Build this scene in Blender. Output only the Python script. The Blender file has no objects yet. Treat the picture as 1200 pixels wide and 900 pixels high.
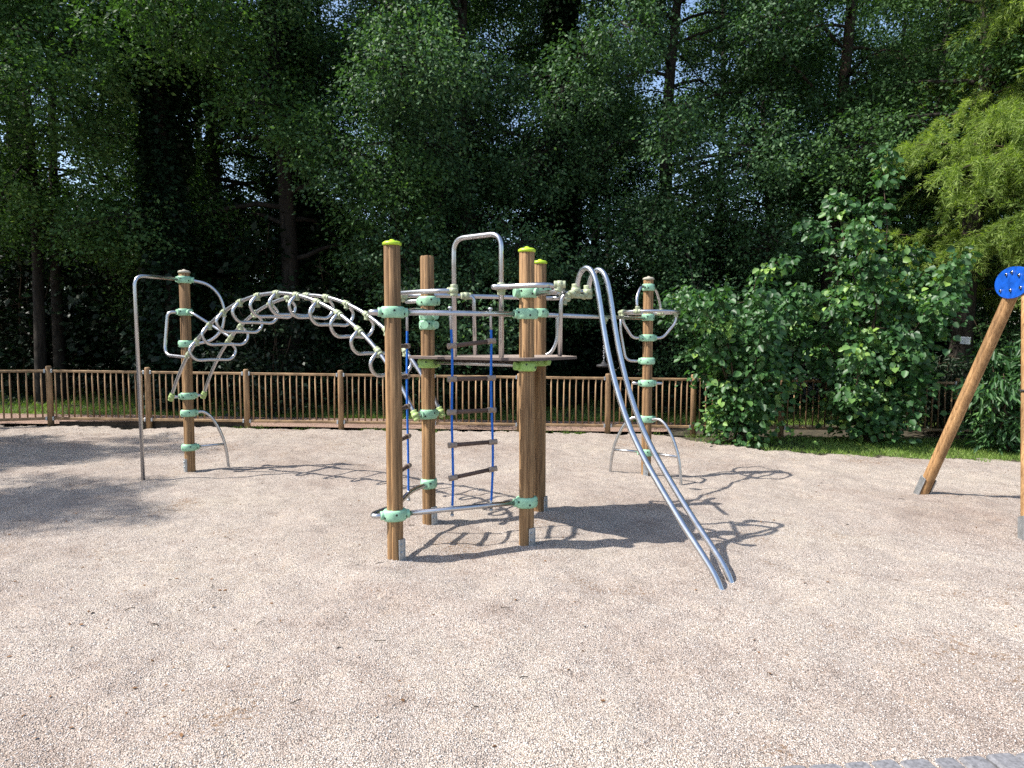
import bpy, math, random
import numpy as np
from mathutils import Vector, Matrix

random.seed(7)
RNG = np.random.default_rng(7)
C = bpy.context.scene.collection
PI = math.pi

# ------------------------------------------------------------------ camera geometry
CAM_H, FPX, HOR = 1.65, 780.0, 400.0
PITCH = math.atan((450 - HOR) / FPX)
SLOPE = -0.0133                       # the ground falls gently to the right

def gz(x, y=0):
    return SLOPE * x

def ray(u, v):
    d = ((u - 600) / FPX, 1.0, -(v - 450) / FPX)
    c, s = math.cos(PITCH), math.sin(PITCH)
    return Vector((d[0], d[1] * c + d[2] * s, -d[1] * s + d[2] * c))

CAM = Vector((0, 0, CAM_H))

def at(u, v, Y):
    d = ray(u, v)
    return CAM + d * (Y / d.y)

def on_ground(u, v):
    d = ray(u, v)
    return CAM + d * (CAM_H / (SLOPE * d.x - d.z))

def on_plane(u, v, p0, p1):
    """point of a vertical plane through p0 and p1"""
    n = Vector((p1.y - p0.y, p0.x - p1.x, 0))
    d = ray(u, v)
    return CAM + d * ((p0 - CAM).dot(n) / d.dot(n))

# ------------------------------------------------------------------ mesh builder
class MB:
    def __init__(self):
        self.v, self.f, self.m, self.s = [], [], [], []

    def add(self, verts, faces, mat=0, smooth=True):
        b = len(self.v)
        self.v += [tuple(p) for p in verts]
        for f in faces:
            self.f.append(tuple(i + b for i in f))
            self.m.append(mat)
            self.s.append(smooth)

    def box(self, c, size, rot=None, mat=0, bevel=0.0):
        x, y, z = size[0] / 2, size[1] / 2, size[2] / 2
        b = bevel
        R = rot or Matrix.Identity(3)
        if b <= 0:
            vs = [Vector((sx * x, sy * y, sz * z)) for sx in (-1, 1) for sy in (-1, 1) for sz in (-1, 1)]
            fs = [(0, 1, 3, 2), (4, 6, 7, 5), (0, 4, 5, 1), (2, 3, 7, 6), (0, 2, 6, 4), (1, 5, 7, 3)]
            self.add([Vector(c) + R @ p for p in vs], fs, mat, False)
            return
        # chamfered in plan and at the top and bottom edges
        rings = []
        for zz, ins in ((-z, b), (-z + b, 0), (z - b, 0), (z, b)):
            xx, yy = x - ins, y - ins
            k = b
            rings.append([Vector((px, py, zz)) for px, py in (
                (-xx + k, -yy), (xx - k, -yy), (xx, -yy + k), (xx, yy - k),
                (xx - k, yy), (-xx + k, yy), (-xx, yy - k), (-xx, -yy + k))])
        vs = [Vector(c) + R @ p for r in rings for p in r]
        fs = []
        for r in range(3):
            for i in range(8):
                j = (i + 1) % 8
                fs.append((r * 8 + i, r * 8 + j, r * 8 + 8 + j, r * 8 + 8 + i))
        fs.append(tuple(range(7, -1, -1)))
        fs.append(tuple(range(24, 32)))
        self.add(vs, fs, mat, False)

    def tube(self, pts, r, n=10, mat=0, cap=True, r_end=None):
        pts = [Vector(p) for p in pts]
        clean = [pts[0]]
        for p in pts[1:]:
            if (p - clean[-1]).length > 1e-5:
                clean.append(p)
        pts = clean
        if len(pts) < 2:
            return
        L = len(pts)
        tang = []
        for i in range(L):
            a = pts[max(i - 1, 0)]
            b = pts[min(i + 1, L - 1)]
            t = (b - a)
            tang.append(t.normalized() if t.length > 1e-9 else (tang[-1] if tang else Vector((0, 0, 1))))
        t0 = tang[0]
        up = Vector((0, 0, 1)) if abs(t0.z) < .9 else Vector((1, 0, 0))
        nrm = (up - t0 * up.dot(t0)).normalized()
        vs, fs = [], []
        for i in range(L):
            t = tang[i]
            nrm = (nrm - t * nrm.dot(t)).normalized()
            bn = t.cross(nrm)
            rr = r if r_end is None else r + (r_end - r) * i / (L - 1)
            for k in range(n):
                a = 2 * PI * k / n
                vs.append(pts[i] + (nrm * math.cos(a) + bn * math.sin(a)) * rr)
        for i in range(L - 1):
            for k in range(n):
                k2 = (k + 1) % n
                fs.append((i * n + k, i * n + k2, (i + 1) * n + k2, (i + 1) * n + k))
        self.add(vs, fs, mat, True)
        if cap:
            b = len(self.v) - len(vs)
            self.f.append(tuple(b + k for k in range(n - 1, -1, -1))); self.m.append(mat); self.s.append(False)
            self.f.append(tuple(b + (L - 1) * n + k for k in range(n))); self.m.append(mat); self.s.append(False)

    def lathe(self, c, prof, n=24, sx=1.0, sy=1.0, ang=0.0, mat=0, cap=True, smooth=True):
        """prof: list of (radius, z) from bottom to top, about a vertical axis at c"""
        c = Vector(c)
        ca, sa = math.cos(ang), math.sin(ang)
        vs, fs = [], []
        for r, z in prof:
            for k in range(n):
                a = 2 * PI * k / n
                x, y = r * math.cos(a) * sx, r * math.sin(a) * sy
                vs.append(c + Vector((x * ca - y * sa, x * sa + y * ca, z)))
        L = len(prof)
        for i in range(L - 1):
            for k in range(n):
                k2 = (k + 1) % n
                fs.append((i * n + k, i * n + k2, (i + 1) * n + k2, (i + 1) * n + k))
        self.add(vs, fs, mat, smooth)
        if cap:
            b = len(self.v) - len(vs)
            self.f.append(tuple(b + k for k in range(n - 1, -1, -1))); self.m.append(mat); self.s.append(False)
            self.f.append(tuple(b + (L - 1) * n + k for k in range(n))); self.m.append(mat); self.s.append(False)

WORLD = {}

def finish(name, me, center, parent):
    o = bpy.data.objects.new(name, me)
    C.objects.link(o)
    WORLD[o] = Vector(center)
    if parent is not None:
        o.parent = parent
        o.location = Vector(center) - WORLD[parent]
    else:
        o.location = center
    return o

def obj(name, mb, mats, parent=None, center=None):
    if not isinstance(mats, (list, tuple)):
        mats = [mats]
    V = np.array(mb.v)
    c = Vector(center) if center is not None else Vector(((V.min(0) + V.max(0)) / 2).tolist())
    V = V - np.array(c)
    me = bpy.data.meshes.new(name)
    me.from_pydata(V.tolist(), [], mb.f)
    me.polygons.foreach_set('material_index', mb.m)
    me.polygons.foreach_set('use_smooth', mb.s)
    for m in mats:
        me.materials.append(m)
    me.update()
    return finish(name, me, c, parent)

def empty(name, loc):
    o = bpy.data.objects.new(name, None)
    o.empty_display_size = .2
    C.objects.link(o)
    o.location = loc
    WORLD[o] = Vector(loc)
    return o

def tag(o, label=None, cat=None, group=None, kind=None):
    if label: o['label'] = label
    if cat: o['category'] = cat
    if group: o['group'] = group
    if kind: o['kind'] = kind
    return o

def smooth(pts, k=7):
    pts = [Vector(p) for p in pts]
    P = [pts[0] * 2 - pts[1]] + pts + [pts[-1] * 2 - pts[-2]]
    out = []
    for i in range(1, len(P) - 2):
        p0, p1, p2, p3 = P[i - 1], P[i], P[i + 1], P[i + 2]
        for j in range(k):
            t = j / k
            out.append(0.5 * ((2 * p1) + (p2 - p0) * t + (2 * p0 - 5 * p1 + 4 * p2 - p3) * t * t
                              + (3 * p1 - p0 - 3 * p2 + p3) * t ** 3))
    out.append(pts[-1])
    return out

def fillet(pts, r, k=7):
    pts = [Vector(p) for p in pts]
    out = [pts[0]]
    for i in range(1, len(pts) - 1):
        a, b, c = pts[i - 1], pts[i], pts[i + 1]
        u, w = (a - b), (c - b)
        rr = min(r if not isinstance(r, (list, tuple)) else r[i - 1], u.length * .49, w.length * .49)
        p, q = b + u.normalized() * rr, b + w.normalized() * rr
        for j in range(k + 1):
            t = j / k
            out.append(p * (1 - t) ** 2 + b * 2 * t * (1 - t) + q * t * t)
    out.append(pts[-1])
    return out

# ------------------------------------------------------------------ materials
def mat(name):
    m = bpy.data.materials.new(name)
    m.use_nodes = True
    nt = m.node_tree
    bs = nt.nodes['Principled BSDF']
    return m, nt, bs

def nd(nt, typ, **kw):
    n = nt.nodes.new(typ)
    for k, v in kw.items():
        if k in n.inputs.keys():
            n.inputs[k].default_value = v
        else:
            setattr(n, k, v)
    return n

def ramp(nt, stops, interp='LINEAR'):
    n = nt.nodes.new('ShaderNodeValToRGB')
    n.color_ramp.interpolation = interp
    e = n.color_ramp.elements
    while len(e) > 1:
        e.remove(e[-1])
    e[0].position, e[0].color = stops[0][0], (*stops[0][1], 1)
    for p, c in stops[1:]:
        x = e.new(p)
        x.color = (*c, 1)
    return n

def coords(nt, scale=(1, 1, 1), kind='Object'):
    tc = nt.nodes.new('ShaderNodeTexCoord')
    mp = nt.nodes.new('ShaderNodeMapping')
    mp.inputs['Scale'].default_value = scale
    nt.links.new(tc.outputs[kind], mp.inputs['Vector'])
    return mp.outputs['Vector']

def world_coords(nt, scale=(1, 1, 1)):
    g = nt.nodes.new('ShaderNodeNewGeometry')
    mp = nt.nodes.new('ShaderNodeMapping')
    mp.inputs['Scale'].default_value = scale
    nt.links.new(g.outputs['Position'], mp.inputs['Vector'])
    return mp.outputs['Vector']

def mix(nt, blend, fac, a, b):
    n = nt.nodes.new('ShaderNodeMix')
    n.data_type = 'RGBA'
    n.blend_type = blend
    for sock, val in ((n.inputs[0], fac), (n.inputs[6], a), (n.inputs[7], b)):
        if hasattr(val, 'is_output') or hasattr(val, 'links'):
            nt.links.new(val, sock)
        elif isinstance(val, (int, float)):
            sock.default_value = val
        else:
            sock.default_value = (*val, 1)
    return n.outputs[2]

def bump(nt, bs, h, strength=.3, dist=.01):
    b = nt.nodes.new('ShaderNodeBump')
    b.inputs['Strength'].default_value = strength
    b.inputs['Distance'].default_value = dist
    nt.links.new(h, b.inputs['Height'])
    nt.links.new(b.outputs['Normal'], bs.inputs['Normal'])

def wood(name, dark, light, grain=(60, 60, 4), rough=.7, knots=True):
    m, nt, bs = mat(name)
    v = world_coords(nt, grain)
    n1 = nd(nt, 'ShaderNodeTexNoise', Scale=1.0, Detail=6.0, Roughness=.65)
    nt.links.new(v, n1.inputs['Vector'])
    r = ramp(nt, [(.28, dark), (.5, tuple((a + b) / 2 for a, b in zip(dark, light))), (.68, light)])
    nt.links.new(n1.outputs['Fac'], r.inputs['Fac'])
    v2 = world_coords(nt, (5, 5, .9))
    n2 = nd(nt, 'ShaderNodeTexNoise', Scale=1.0, Detail=3.0)
    nt.links.new(v2, n2.inputs['Vector'])
    r2 = ramp(nt, [(.35, (.62, .6, .58)), (.62, (1.08, 1.05, 1.0))])
    nt.links.new(n2.outputs['Fac'], r2.inputs['Fac'])
    c = mix(nt, 'MULTIPLY', 1.0, r.outputs['Color'], r2.outputs['Color'])
    # dark drying cracks that run along the grain
    v3 = world_coords(nt, tuple(g * .9 if g > 20 else g * .25 for g in grain))
    n3 = nd(nt, 'ShaderNodeTexNoise', Scale=.5, Detail=2.0)
    nt.links.new(v3, n3.inputs['Vector'])
    r3 = ramp(nt, [(.485, (1, 1, 1)), (.5, (.25, .2, .17)), (.515, (1, 1, 1))])
    nt.links.new(n3.outputs['Fac'], r3.inputs['Fac'])
    c = mix(nt, 'MULTIPLY', .9, c, r3.outputs['Color'])
    nt.links.new(c, bs.inputs['Base Color'])
    bs.inputs['Roughness'].default_value = rough
    bs.inputs['Specular IOR Level'].default_value = .3
    bump(nt, bs, n1.outputs['Fac'], .35, .004)
    return m

def metal(name, col, rough=.32, metallic=1.0, var=.12):
    m, nt, bs = mat(name)
    v = world_coords(nt, (14, 14, 14))
    n = nd(nt, 'ShaderNodeTexNoise', Scale=1.0, Detail=5.0)
    nt.links.new(v, n.inputs['Vector'])
    r = ramp(nt, [(.3, tuple(x * (1 - var) for x in col)), (.7, col)])
    nt.links.new(n.outputs['Fac'], r.inputs['Fac'])
    nt.links.new(r.outputs['Color'], bs.inputs['Base Color'])
    rr = nd(nt, 'ShaderNodeMapRange')
    rr.inputs['To Min'].default_value = rough - .06
    rr.inputs['To Max'].default_value = rough + .1
    nt.links.new(n.outputs['Fac'], rr.inputs['Value'])
    nt.links.new(rr.outputs['Result'], bs.inputs['Roughness'])
    bs.inputs['Metallic'].default_value = metallic
    return m

def plain(name, col, rough=.5, spec=.5, var=.15, scale=25, wear=None):
    m, nt, bs = mat(name)
    v = world_coords(nt, (scale,) * 3)
    n = nd(nt, 'ShaderNodeTexNoise', Scale=1.0, Detail=5.0, Roughness=.6)
    nt.links.new(v, n.inputs['Vector'])
    r = ramp(nt, [(.3, tuple(x * (1 - var) for x in col)), (.7, tuple(min(1, x * (1 + var)) for x in col))])
    nt.links.new(n.outputs['Fac'], r.inputs['Fac'])
    c = r.outputs['Color']
    if wear:
        n2 = nd(nt, 'ShaderNodeTexNoise', Scale=2.3, Detail=8.0, Roughness=.75)
        nt.links.new(v, n2.inputs['Vector'])
        r2 = ramp(nt, [(.60, (0, 0, 0)), (.68, (1, 1, 1))])
        nt.links.new(n2.outputs['Fac'], r2.inputs['Fac'])
        c = mix(nt, 'MIX', r2.outputs['Color'], c, wear)
    nt.links.new(c, bs.inputs['Base Color'])
    bs.inputs['Roughness'].default_value = rough
    bs.inputs['Specular IOR Level'].default_value = spec
    return m

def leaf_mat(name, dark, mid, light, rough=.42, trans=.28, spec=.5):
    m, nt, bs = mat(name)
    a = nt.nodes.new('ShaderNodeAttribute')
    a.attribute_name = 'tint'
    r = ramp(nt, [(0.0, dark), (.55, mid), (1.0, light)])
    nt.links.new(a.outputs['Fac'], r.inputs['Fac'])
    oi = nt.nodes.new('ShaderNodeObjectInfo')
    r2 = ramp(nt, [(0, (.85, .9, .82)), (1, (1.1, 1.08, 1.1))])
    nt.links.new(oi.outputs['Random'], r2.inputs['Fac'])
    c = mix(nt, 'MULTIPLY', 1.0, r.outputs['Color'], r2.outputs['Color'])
    nt.links.new(c, bs.inputs['Base Color'])
    bs.inputs['Roughness'].default_value = rough
    bs.inputs['Specular IOR Level'].default_value = spec
    tr = nt.nodes.new('ShaderNodeBsdfTranslucent')
    c2 = mix(nt, 'MULTIPLY', 1.0, c, (1.5, 1.7, .6))
    nt.links.new(c2, tr.inputs['Color'])
    ms = nt.nodes.new('ShaderNodeMixShader')
    ms.inputs[0].default_value = trans
    nt.links.new(bs.outputs[0], ms.inputs[1])
    nt.links.new(tr.outputs[0], ms.inputs[2])
    nt.links.new(ms.outputs[0], nt.nodes['Material Output'].inputs['Surface'])
    return m

M = {}
M['post'] = wood('post_wood', (.15, .082, .036), (.41, .255, .125))
M['swing_wood'] = wood('swing_wood', (.22, .115, .045), (.50, .31, .15))
M['fence_wood'] = wood('fence_wood', (.21, .13, .07), (.44, .29, .16), grain=(40, 40, 5))
M['rail_wood'] = wood('rail_wood', (.21, .135, .075), (.44, .30, .17), grain=(4, 45, 45))
M['board_wood'] = wood('board_wood', (.045, .032, .022), (.11, .08, .055), grain=(4, 45, 45))
M['steel'] = metal('steel', (.54, .54, .55), .27)
M['polished'] = metal('polished_steel', (.60, .61, .63), .24)
M['galv'] = metal('galvanised', (.52, .55, .57), .45, .85, .3)
M['mint'] = plain('mint_plastic', (.28, .51, .335), .45, .5, .2, 22, (.40, .50, .40))
M['lime'] = plain('lime_plastic', (.27, .46, .12), .4, .5, .15, 22, (.2, .32, .08))
M['limecap'] = plain('lime_cap', (.40, .58, .03), .38)
M['greycap'] = plain('weathered_cap', (.36, .33, .26), .6)
M['joint'] = plain('joint_casting', (.34, .38, .24), .45, .5, .25, 40, (.48, .51, .42))
M['elbow'] = plain('elbow_casting', (.33, .44, .16), .45, .5, .2, 40, (.42, .5, .3))
M['dark'] = plain('dark_bolt', (.012, .018, .014), .4)
M['deckedge'] = plain('deck_edge', (.10, .075, .065), .7)
M['deck'] = plain('deck_board', (.30, .24, .20), .7, .3, .35, 30)
M['rope'] = plain('blue_rope', (.02, .12, .45), .75, .2, .3, 120)
M['rung'] = plain('rung_rubber', (.085, .055, .042), .65, .3, .3, 60)
M['rungend'] = plain('rung_end', (.24, .19, .15), .6, .3, .3, 60)
M['blue'] = plain('blue_board', (.008, .08, .42), .35, .5, .35, 12, (.02, .04, .12))
M['chain'] = metal('chain_steel', (.35, .35, .36), .4)
M['rubber'] = plain('black_rubber', (.02, .02, .02), .6)
M['paper'] = plain('paper', (.62, .66, .72), .6, .3, .06)
M['ink'] = plain('ink', (.25, .27, .32), .6)
M['sett'] = plain('granite_sett', (.16, .16, .17), .75, .3, .45, 60, (.32, .31, .3))
M['bark'] = wood('bark', (.012, .010, .008), (.05, .042, .034), grain=(22, 22, 5), rough=.9)
M['barkl'] = wood('bark_brown', (.035, .024, .016), (.11, .08, .055), grain=(22, 22, 5), rough=.9)

M['leaf_a'] = leaf_mat('leaf_broad', (.024, .054, .018), (.064, .132, .046), (.15, .245, .085), .6, .25, .2)
M['leaf_b'] = leaf_mat('leaf_deep', (.022, .054, .022), (.060, .128, .052), (.14, .24, .10), .55, .24, .28)
M['leaf_c'] = leaf_mat('leaf_fresh', (.030, .068, .020), (.082, .162, .052), (.19, .30, .09), .6, .28, .2)
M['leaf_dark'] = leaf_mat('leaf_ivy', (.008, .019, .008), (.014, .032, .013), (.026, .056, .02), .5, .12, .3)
M['leaf_hazel'] = leaf_mat('leaf_hazel', (.026, .074, .024), (.066, .158, .048), (.26, .40, .09), .45, .28, .4)
M['leaf_feather'] = leaf_mat('leaf_feather', (.09, .145, .03), (.18, .25, .06), (.29, .36, .10), .6, .4, .25)
M['leaf_lance'] = leaf_mat('leaf_lance', (.028, .075, .026), (.05, .125, .038), (.11, .22, .055), .45, .28, .4)
M['grass'] = leaf_mat('grass_blade', (.08, .15, .025), (.17, .27, .05), (.30, .36, .11), .55, .3, .3)

# ground surfaces
def gravel_mat(name, tint=(1, 1, 1)):
    m, nt, bs = mat(name)
    v = world_coords(nt)
    w = nd(nt, 'ShaderNodeTexNoise', Scale=60.0, Detail=2.0)
    nt.links.new(v, w.inputs['Vector'])
    vv = nt.nodes.new('ShaderNodeVectorMath'); vv.operation = 'MULTIPLY_ADD'
    nt.links.new(w.outputs['Color'], vv.inputs[0])
    vv.inputs[1].default_value = (.006, .006, 0)
    nt.links.new(v, vv.inputs[2])
    vo = nd(nt, 'ShaderNodeTexVoronoi', Scale=150.0)
    nt.links.new(vv.outputs[0], vo.inputs['Vector'])
    sep = nt.nodes.new('ShaderNodeSeparateColor')
    nt.links.new(vo.outputs['Color'], sep.inputs['Color'])
    r = ramp(nt, [(0.0, (.16, .15, .145)), (.10, (.33, .305, .29)), (.3, (.50, .465, .43)), (.55, (.60, .56, .525)),
                  (.72, (.66, .605, .56)), (.84, (.56, .48, .425)), (.93, (.73, .70, .67)), (1.0, (.82, .80, .78))])
    nt.links.new(sep.outputs['Red'], r.inputs['Fac'])
    # shade between the stones, painted into the colour as dark gaps
    rg = ramp(nt, [(.30, (1, 1, 1)), (.62, (.34, .30, .28))])
    mr = nd(nt, 'ShaderNodeMath'); mr.operation = 'MULTIPLY'; mr.inputs[1].default_value = 1.0
    nt.links.new(vo.outputs['Distance'], mr.inputs[0])
    nt.links.new(mr.outputs[0], rg.inputs['Fac'])
    c = mix(nt, 'MULTIPLY', .8, r.outputs['Color'], rg.outputs['Color'])
    # broad patches: pinkish, worn, and dusty
    n1 = nd(nt, 'ShaderNodeTexNoise', Scale=.55, Detail=5.0, Roughness=.6)
    nt.links.new(v, n1.inputs['Vector'])
    r1 = ramp(nt, [(.30, (.80, .735, .70)), (.5, (1, .98, .96)), (.7, (1.10, 1.09, 1.04))])
    nt.links.new(n1.outputs['Fac'], r1.inputs['Fac'])
    c = mix(nt, 'MULTIPLY', 1.0, c, r1.outputs['Color'])
    n2 = nd(nt, 'ShaderNodeTexNoise', Scale=5.0, Detail=6.0, Roughness=.7)
    nt.links.new(v, n2.inputs['Vector'])
    r2 = ramp(nt, [(.3, (.80, .76, .74)), (.5, (1, 1, 1)), (.72, (1.07, 1.05, 1.0))])
    nt.links.new(n2.outputs['Fac'], r2.inputs['Fac'])
    c = mix(nt, 'MULTIPLY', 1.0, c, r2.outputs['Color'])
    # scattered organic bits
    n3 = nd(nt, 'ShaderNodeTexNoise', Scale=38.0, Detail=3.0, Roughness=.6)
    nt.links.new(v, n3.inputs['Vector'])
    n4 = nd(nt, 'ShaderNodeTexNoise', Scale=1.3, Detail=4.0)
    nt.links.new(v, n4.inputs['Vector'])
    mm = nd(nt, 'ShaderNodeMath'); mm.operation = 'MULTIPLY'
    nt.links.new(n3.outputs['Fac'], mm.inputs[0]); nt.links.new(n4.outputs['Fac'], mm.inputs[1])
    r3 = ramp(nt, [(.34, (0, 0, 0)), (.42, (1, 1, 1))])
    nt.links.new(mm.outputs[0], r3.inputs['Fac'])
    c = mix(nt, 'MIX', r3.outputs['Color'], c, (.22, .15, .10))
    c = mix(nt, 'MULTIPLY', 1.0, c, tint)
    nt.links.new(c, bs.inputs['Base Color'])
    bs.inputs['Roughness'].default_value = .85
    bs.inputs['Specular IOR Level'].default_value = .25
    inv = nd(nt, 'ShaderNodeMath'); inv.operation = 'SUBTRACT'; inv.inputs[0].default_value = 1.0
    nt.links.new(vo.outputs['Distance'], inv.inputs[1])
    h2 = nd(nt, 'ShaderNodeMath'); h2.operation = 'ADD'
    sc = nd(nt, 'ShaderNodeMath'); sc.operation = 'MULTIPLY'; sc.inputs[1].default_value = 1.6
    nt.links.new(n2.outputs['Fac'], sc.inputs[0])
    nt.links.new(inv.outputs[0], h2.inputs[0]); nt.links.new(sc.outputs[0], h2.inputs[1])
    # stones first, then the scuffed hollows and ridges of the loose layer
    b1 = nt.nodes.new('ShaderNodeBump')
    b1.inputs['Strength'].default_value = .9
    b1.inputs['Distance'].default_value = .012
    n5 = nd(nt, 'ShaderNodeTexNoise', Scale=6.5, Detail=3.0, Roughness=.5)
    nt.links.new(v, n5.inputs['Vector'])
    nt.links.new(n5.outputs['Fac'], b1.inputs['Height'])
    b2 = nt.nodes.new('ShaderNodeBump')
    b2.inputs['Strength'].default_value = .9
    b2.inputs['Distance'].default_value = .0085
    nt.links.new(h2.outputs[0], b2.inputs['Height'])
    nt.links.new(b1.outputs['Normal'], b2.inputs['Normal'])
    nt.links.new(b2.outputs['Normal'], bs.inputs['Normal'])
    return m

M['gravel'] = gravel_mat('gravel', (1.04, 1.015, .975))
M['path'] = gravel_mat('path_gravel', (.95, .74, .64))

def soil_mat():
    m, nt, bs = mat('soil_and_litter')
    v = world_coords(nt)
    n = nd(nt, 'ShaderNodeTexNoise', Scale=9.0, Detail=8.0, Roughness=.7)
    nt.links.new(v, n.inputs['Vector'])
    r = ramp(nt, [(.3, (.02, .016, .011)), (.5, (.05, .042, .025)), (.7, (.10, .08, .045))])
    nt.links.new(n.outputs['Fac'], r.inputs['Fac'])
    nt.links.new(r.outputs['Color'], bs.inputs['Base Color'])
    bs.inputs['Roughness'].default_value = .95
    bump(nt, bs, n.outputs['Fac'], .8, .03)
    return m
M['soil'] = soil_mat()

# ------------------------------------------------------------------ ground
def sheet(name, poly, dz, material, kind='structure'):
    mb = MB()
    mb.add([(x, y, gz(x) + dz) for x, y in poly], [tuple(range(len(poly)))], 0, False)
    o = obj(name, mb, material)
    return tag(o, kind=kind)

def wobble(poly, n, amp, seed):
    """subdivide a polygon outline and make its edge uneven"""
    r = random.Random(seed)
    out = []
    for i in range(len(poly)):
        a, b = poly[i], poly[(i + 1) % len(poly)]
        for k in range(n):
            t = k / n
            out.append((a[0] + (b[0] - a[0]) * t + r.uniform(-amp, amp), a[1] + (b[1] - a[1]) * t + r.uniform(-amp, amp)))
    return out

sheet('ground', [(-300, -120), (300, -120), (300, 400), (-300, 400)], -.06, M['soil'])
gr_poly = [(-14, -8), (16, -8), (14, 8.2), (9, 9.3), (6.4, 9.8), (5.0, 9.9), (3.9, 10.2), (3.0, 11.3), (2.6, 11.95), (-9.0, 11.95), (-14, 9.6)]
def lattice(seed, n=97):
    return np.random.default_rng(seed).normal(size=(n, n))
LAT = [(lattice(1), 1.3, .010), (lattice(2), .42, .011), (lattice(3), .17, .0065), (lattice(4), .085, .003)]
def rough_height(x, y):
    """uneven loose surface: broad swells, scuffs and small hollows, in metres"""
    x, y = np.asarray(x, float), np.asarray(y, float)
    h = np.zeros(np.broadcast(x, y).shape)
    for L, cell, amp in LAT:
        n = L.shape[0]
        u, v = x / cell + 400.3, y / cell + 400.7
        iu, iv = np.floor(u).astype(int), np.floor(v).astype(int)
        fu, fv = u - iu, v - iv
        fu, fv = fu * fu * (3 - 2 * fu), fv * fv * (3 - 2 * fv)
        g = lambda a, b: L[a % n, b % n]
        h += amp * ((g(iu, iv) * (1 - fu) + g(iu + 1, iv) * fu) * (1 - fv) + (g(iu, iv + 1) * (1 - fu) + g(iu + 1, iv + 1) * fu) * fv)
    # hollows scraped out by feet below the slide and the ladders, with a low rim
    for cx, cy, r_, d in ((1.62, 4.35, .38, .035), (-.35, 4.75, .5, .025), (.95, 5.75, .6, .02), (-3.2, 8.2, .5, .02)):
        q = ((x - cx) ** 2 + (y - cy) ** 2) / r_ ** 2
        h += d * (-np.exp(-q * 1.6) + .55 * np.exp(-(np.sqrt(q) - 1.25) ** 2 * 5))
    return np.clip(h, -.045, .045)

def gravel_sheet():
    xs = np.concatenate([np.arange(-14, -9.5, .5), np.arange(-9.5, 9.5, .05), np.arange(9.5, 16.01, .5)])
    ys = np.concatenate([np.arange(-8, 1.9, .5), np.arange(1.9, 5.5, .036), np.arange(5.5, 12.05, .055)])
    Xg, Yg = np.meshgrid(xs, ys)
    Z = SLOPE * Xg + rough_height(Xg, Yg)
    # runs level up to the kerb
    lim = np.interp(Xg, [-14, -9.5, 2.0, 2.6, 3.0, 3.9, 5.0, 6.4, 9, 14, 16], [9.6, 11.95, 11.98, 11.95, 11.3, 10.25, 9.95, 9.85, 9.35, 8.3, 8.0])
    lim = lim + .06 * np.sin(Xg * 9.1) + .05 * np.sin(Xg * 23.7 + 1)
    nx, ny = len(xs), len(ys)
    idx = np.arange(nx * ny).reshape(ny, nx)
    F = np.stack([idx[:-1, :-1], idx[:-1, 1:], idx[1:, 1:], idx[1:, :-1]], -1).reshape(-1, 4)
    ok = (Yg[:-1, :-1] < lim[:-1, :-1]).reshape(-1)
    F = F[ok]
    V = np.column_stack([Xg.ravel(), Yg.ravel(), Z.ravel()])
    me = bpy.data.meshes.new('gravel_ground')
    me.vertices.add(len(V)); me.vertices.foreach_set('co', V.astype(np.float32).ravel())
    me.loops.add(F.size); me.loops.foreach_set('vertex_index', F.astype(np.int32).ravel())
    me.polygons.add(len(F))
    me.polygons.foreach_set('loop_start', (np.arange(len(F)) * 4).astype(np.int32))
    me.polygons.foreach_set('loop_total', np.full(len(F), 4, np.int32))
    me.polygons.foreach_set('use_smooth', np.ones(len(F), bool))
    me.materials.append(M['gravel'])
    me.update(calc_edges=True)
    return tag(finish('gravel_ground', me, Vector((0, 0, 0)), None), kind='structure')
gravel_sheet()
sheet('path', wobble([(-30, 12.35), (2.9, 12.35), (3.4, 13.9), (-30, 13.9)], 24, .08, 4), 0.0, M['path'])

# ------------------------------------------------------------------ numpy leaf meshes
def nrm(a):
    return a / np.maximum(np.linalg.norm(a, axis=1, keepdims=True), 1e-9)

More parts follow.
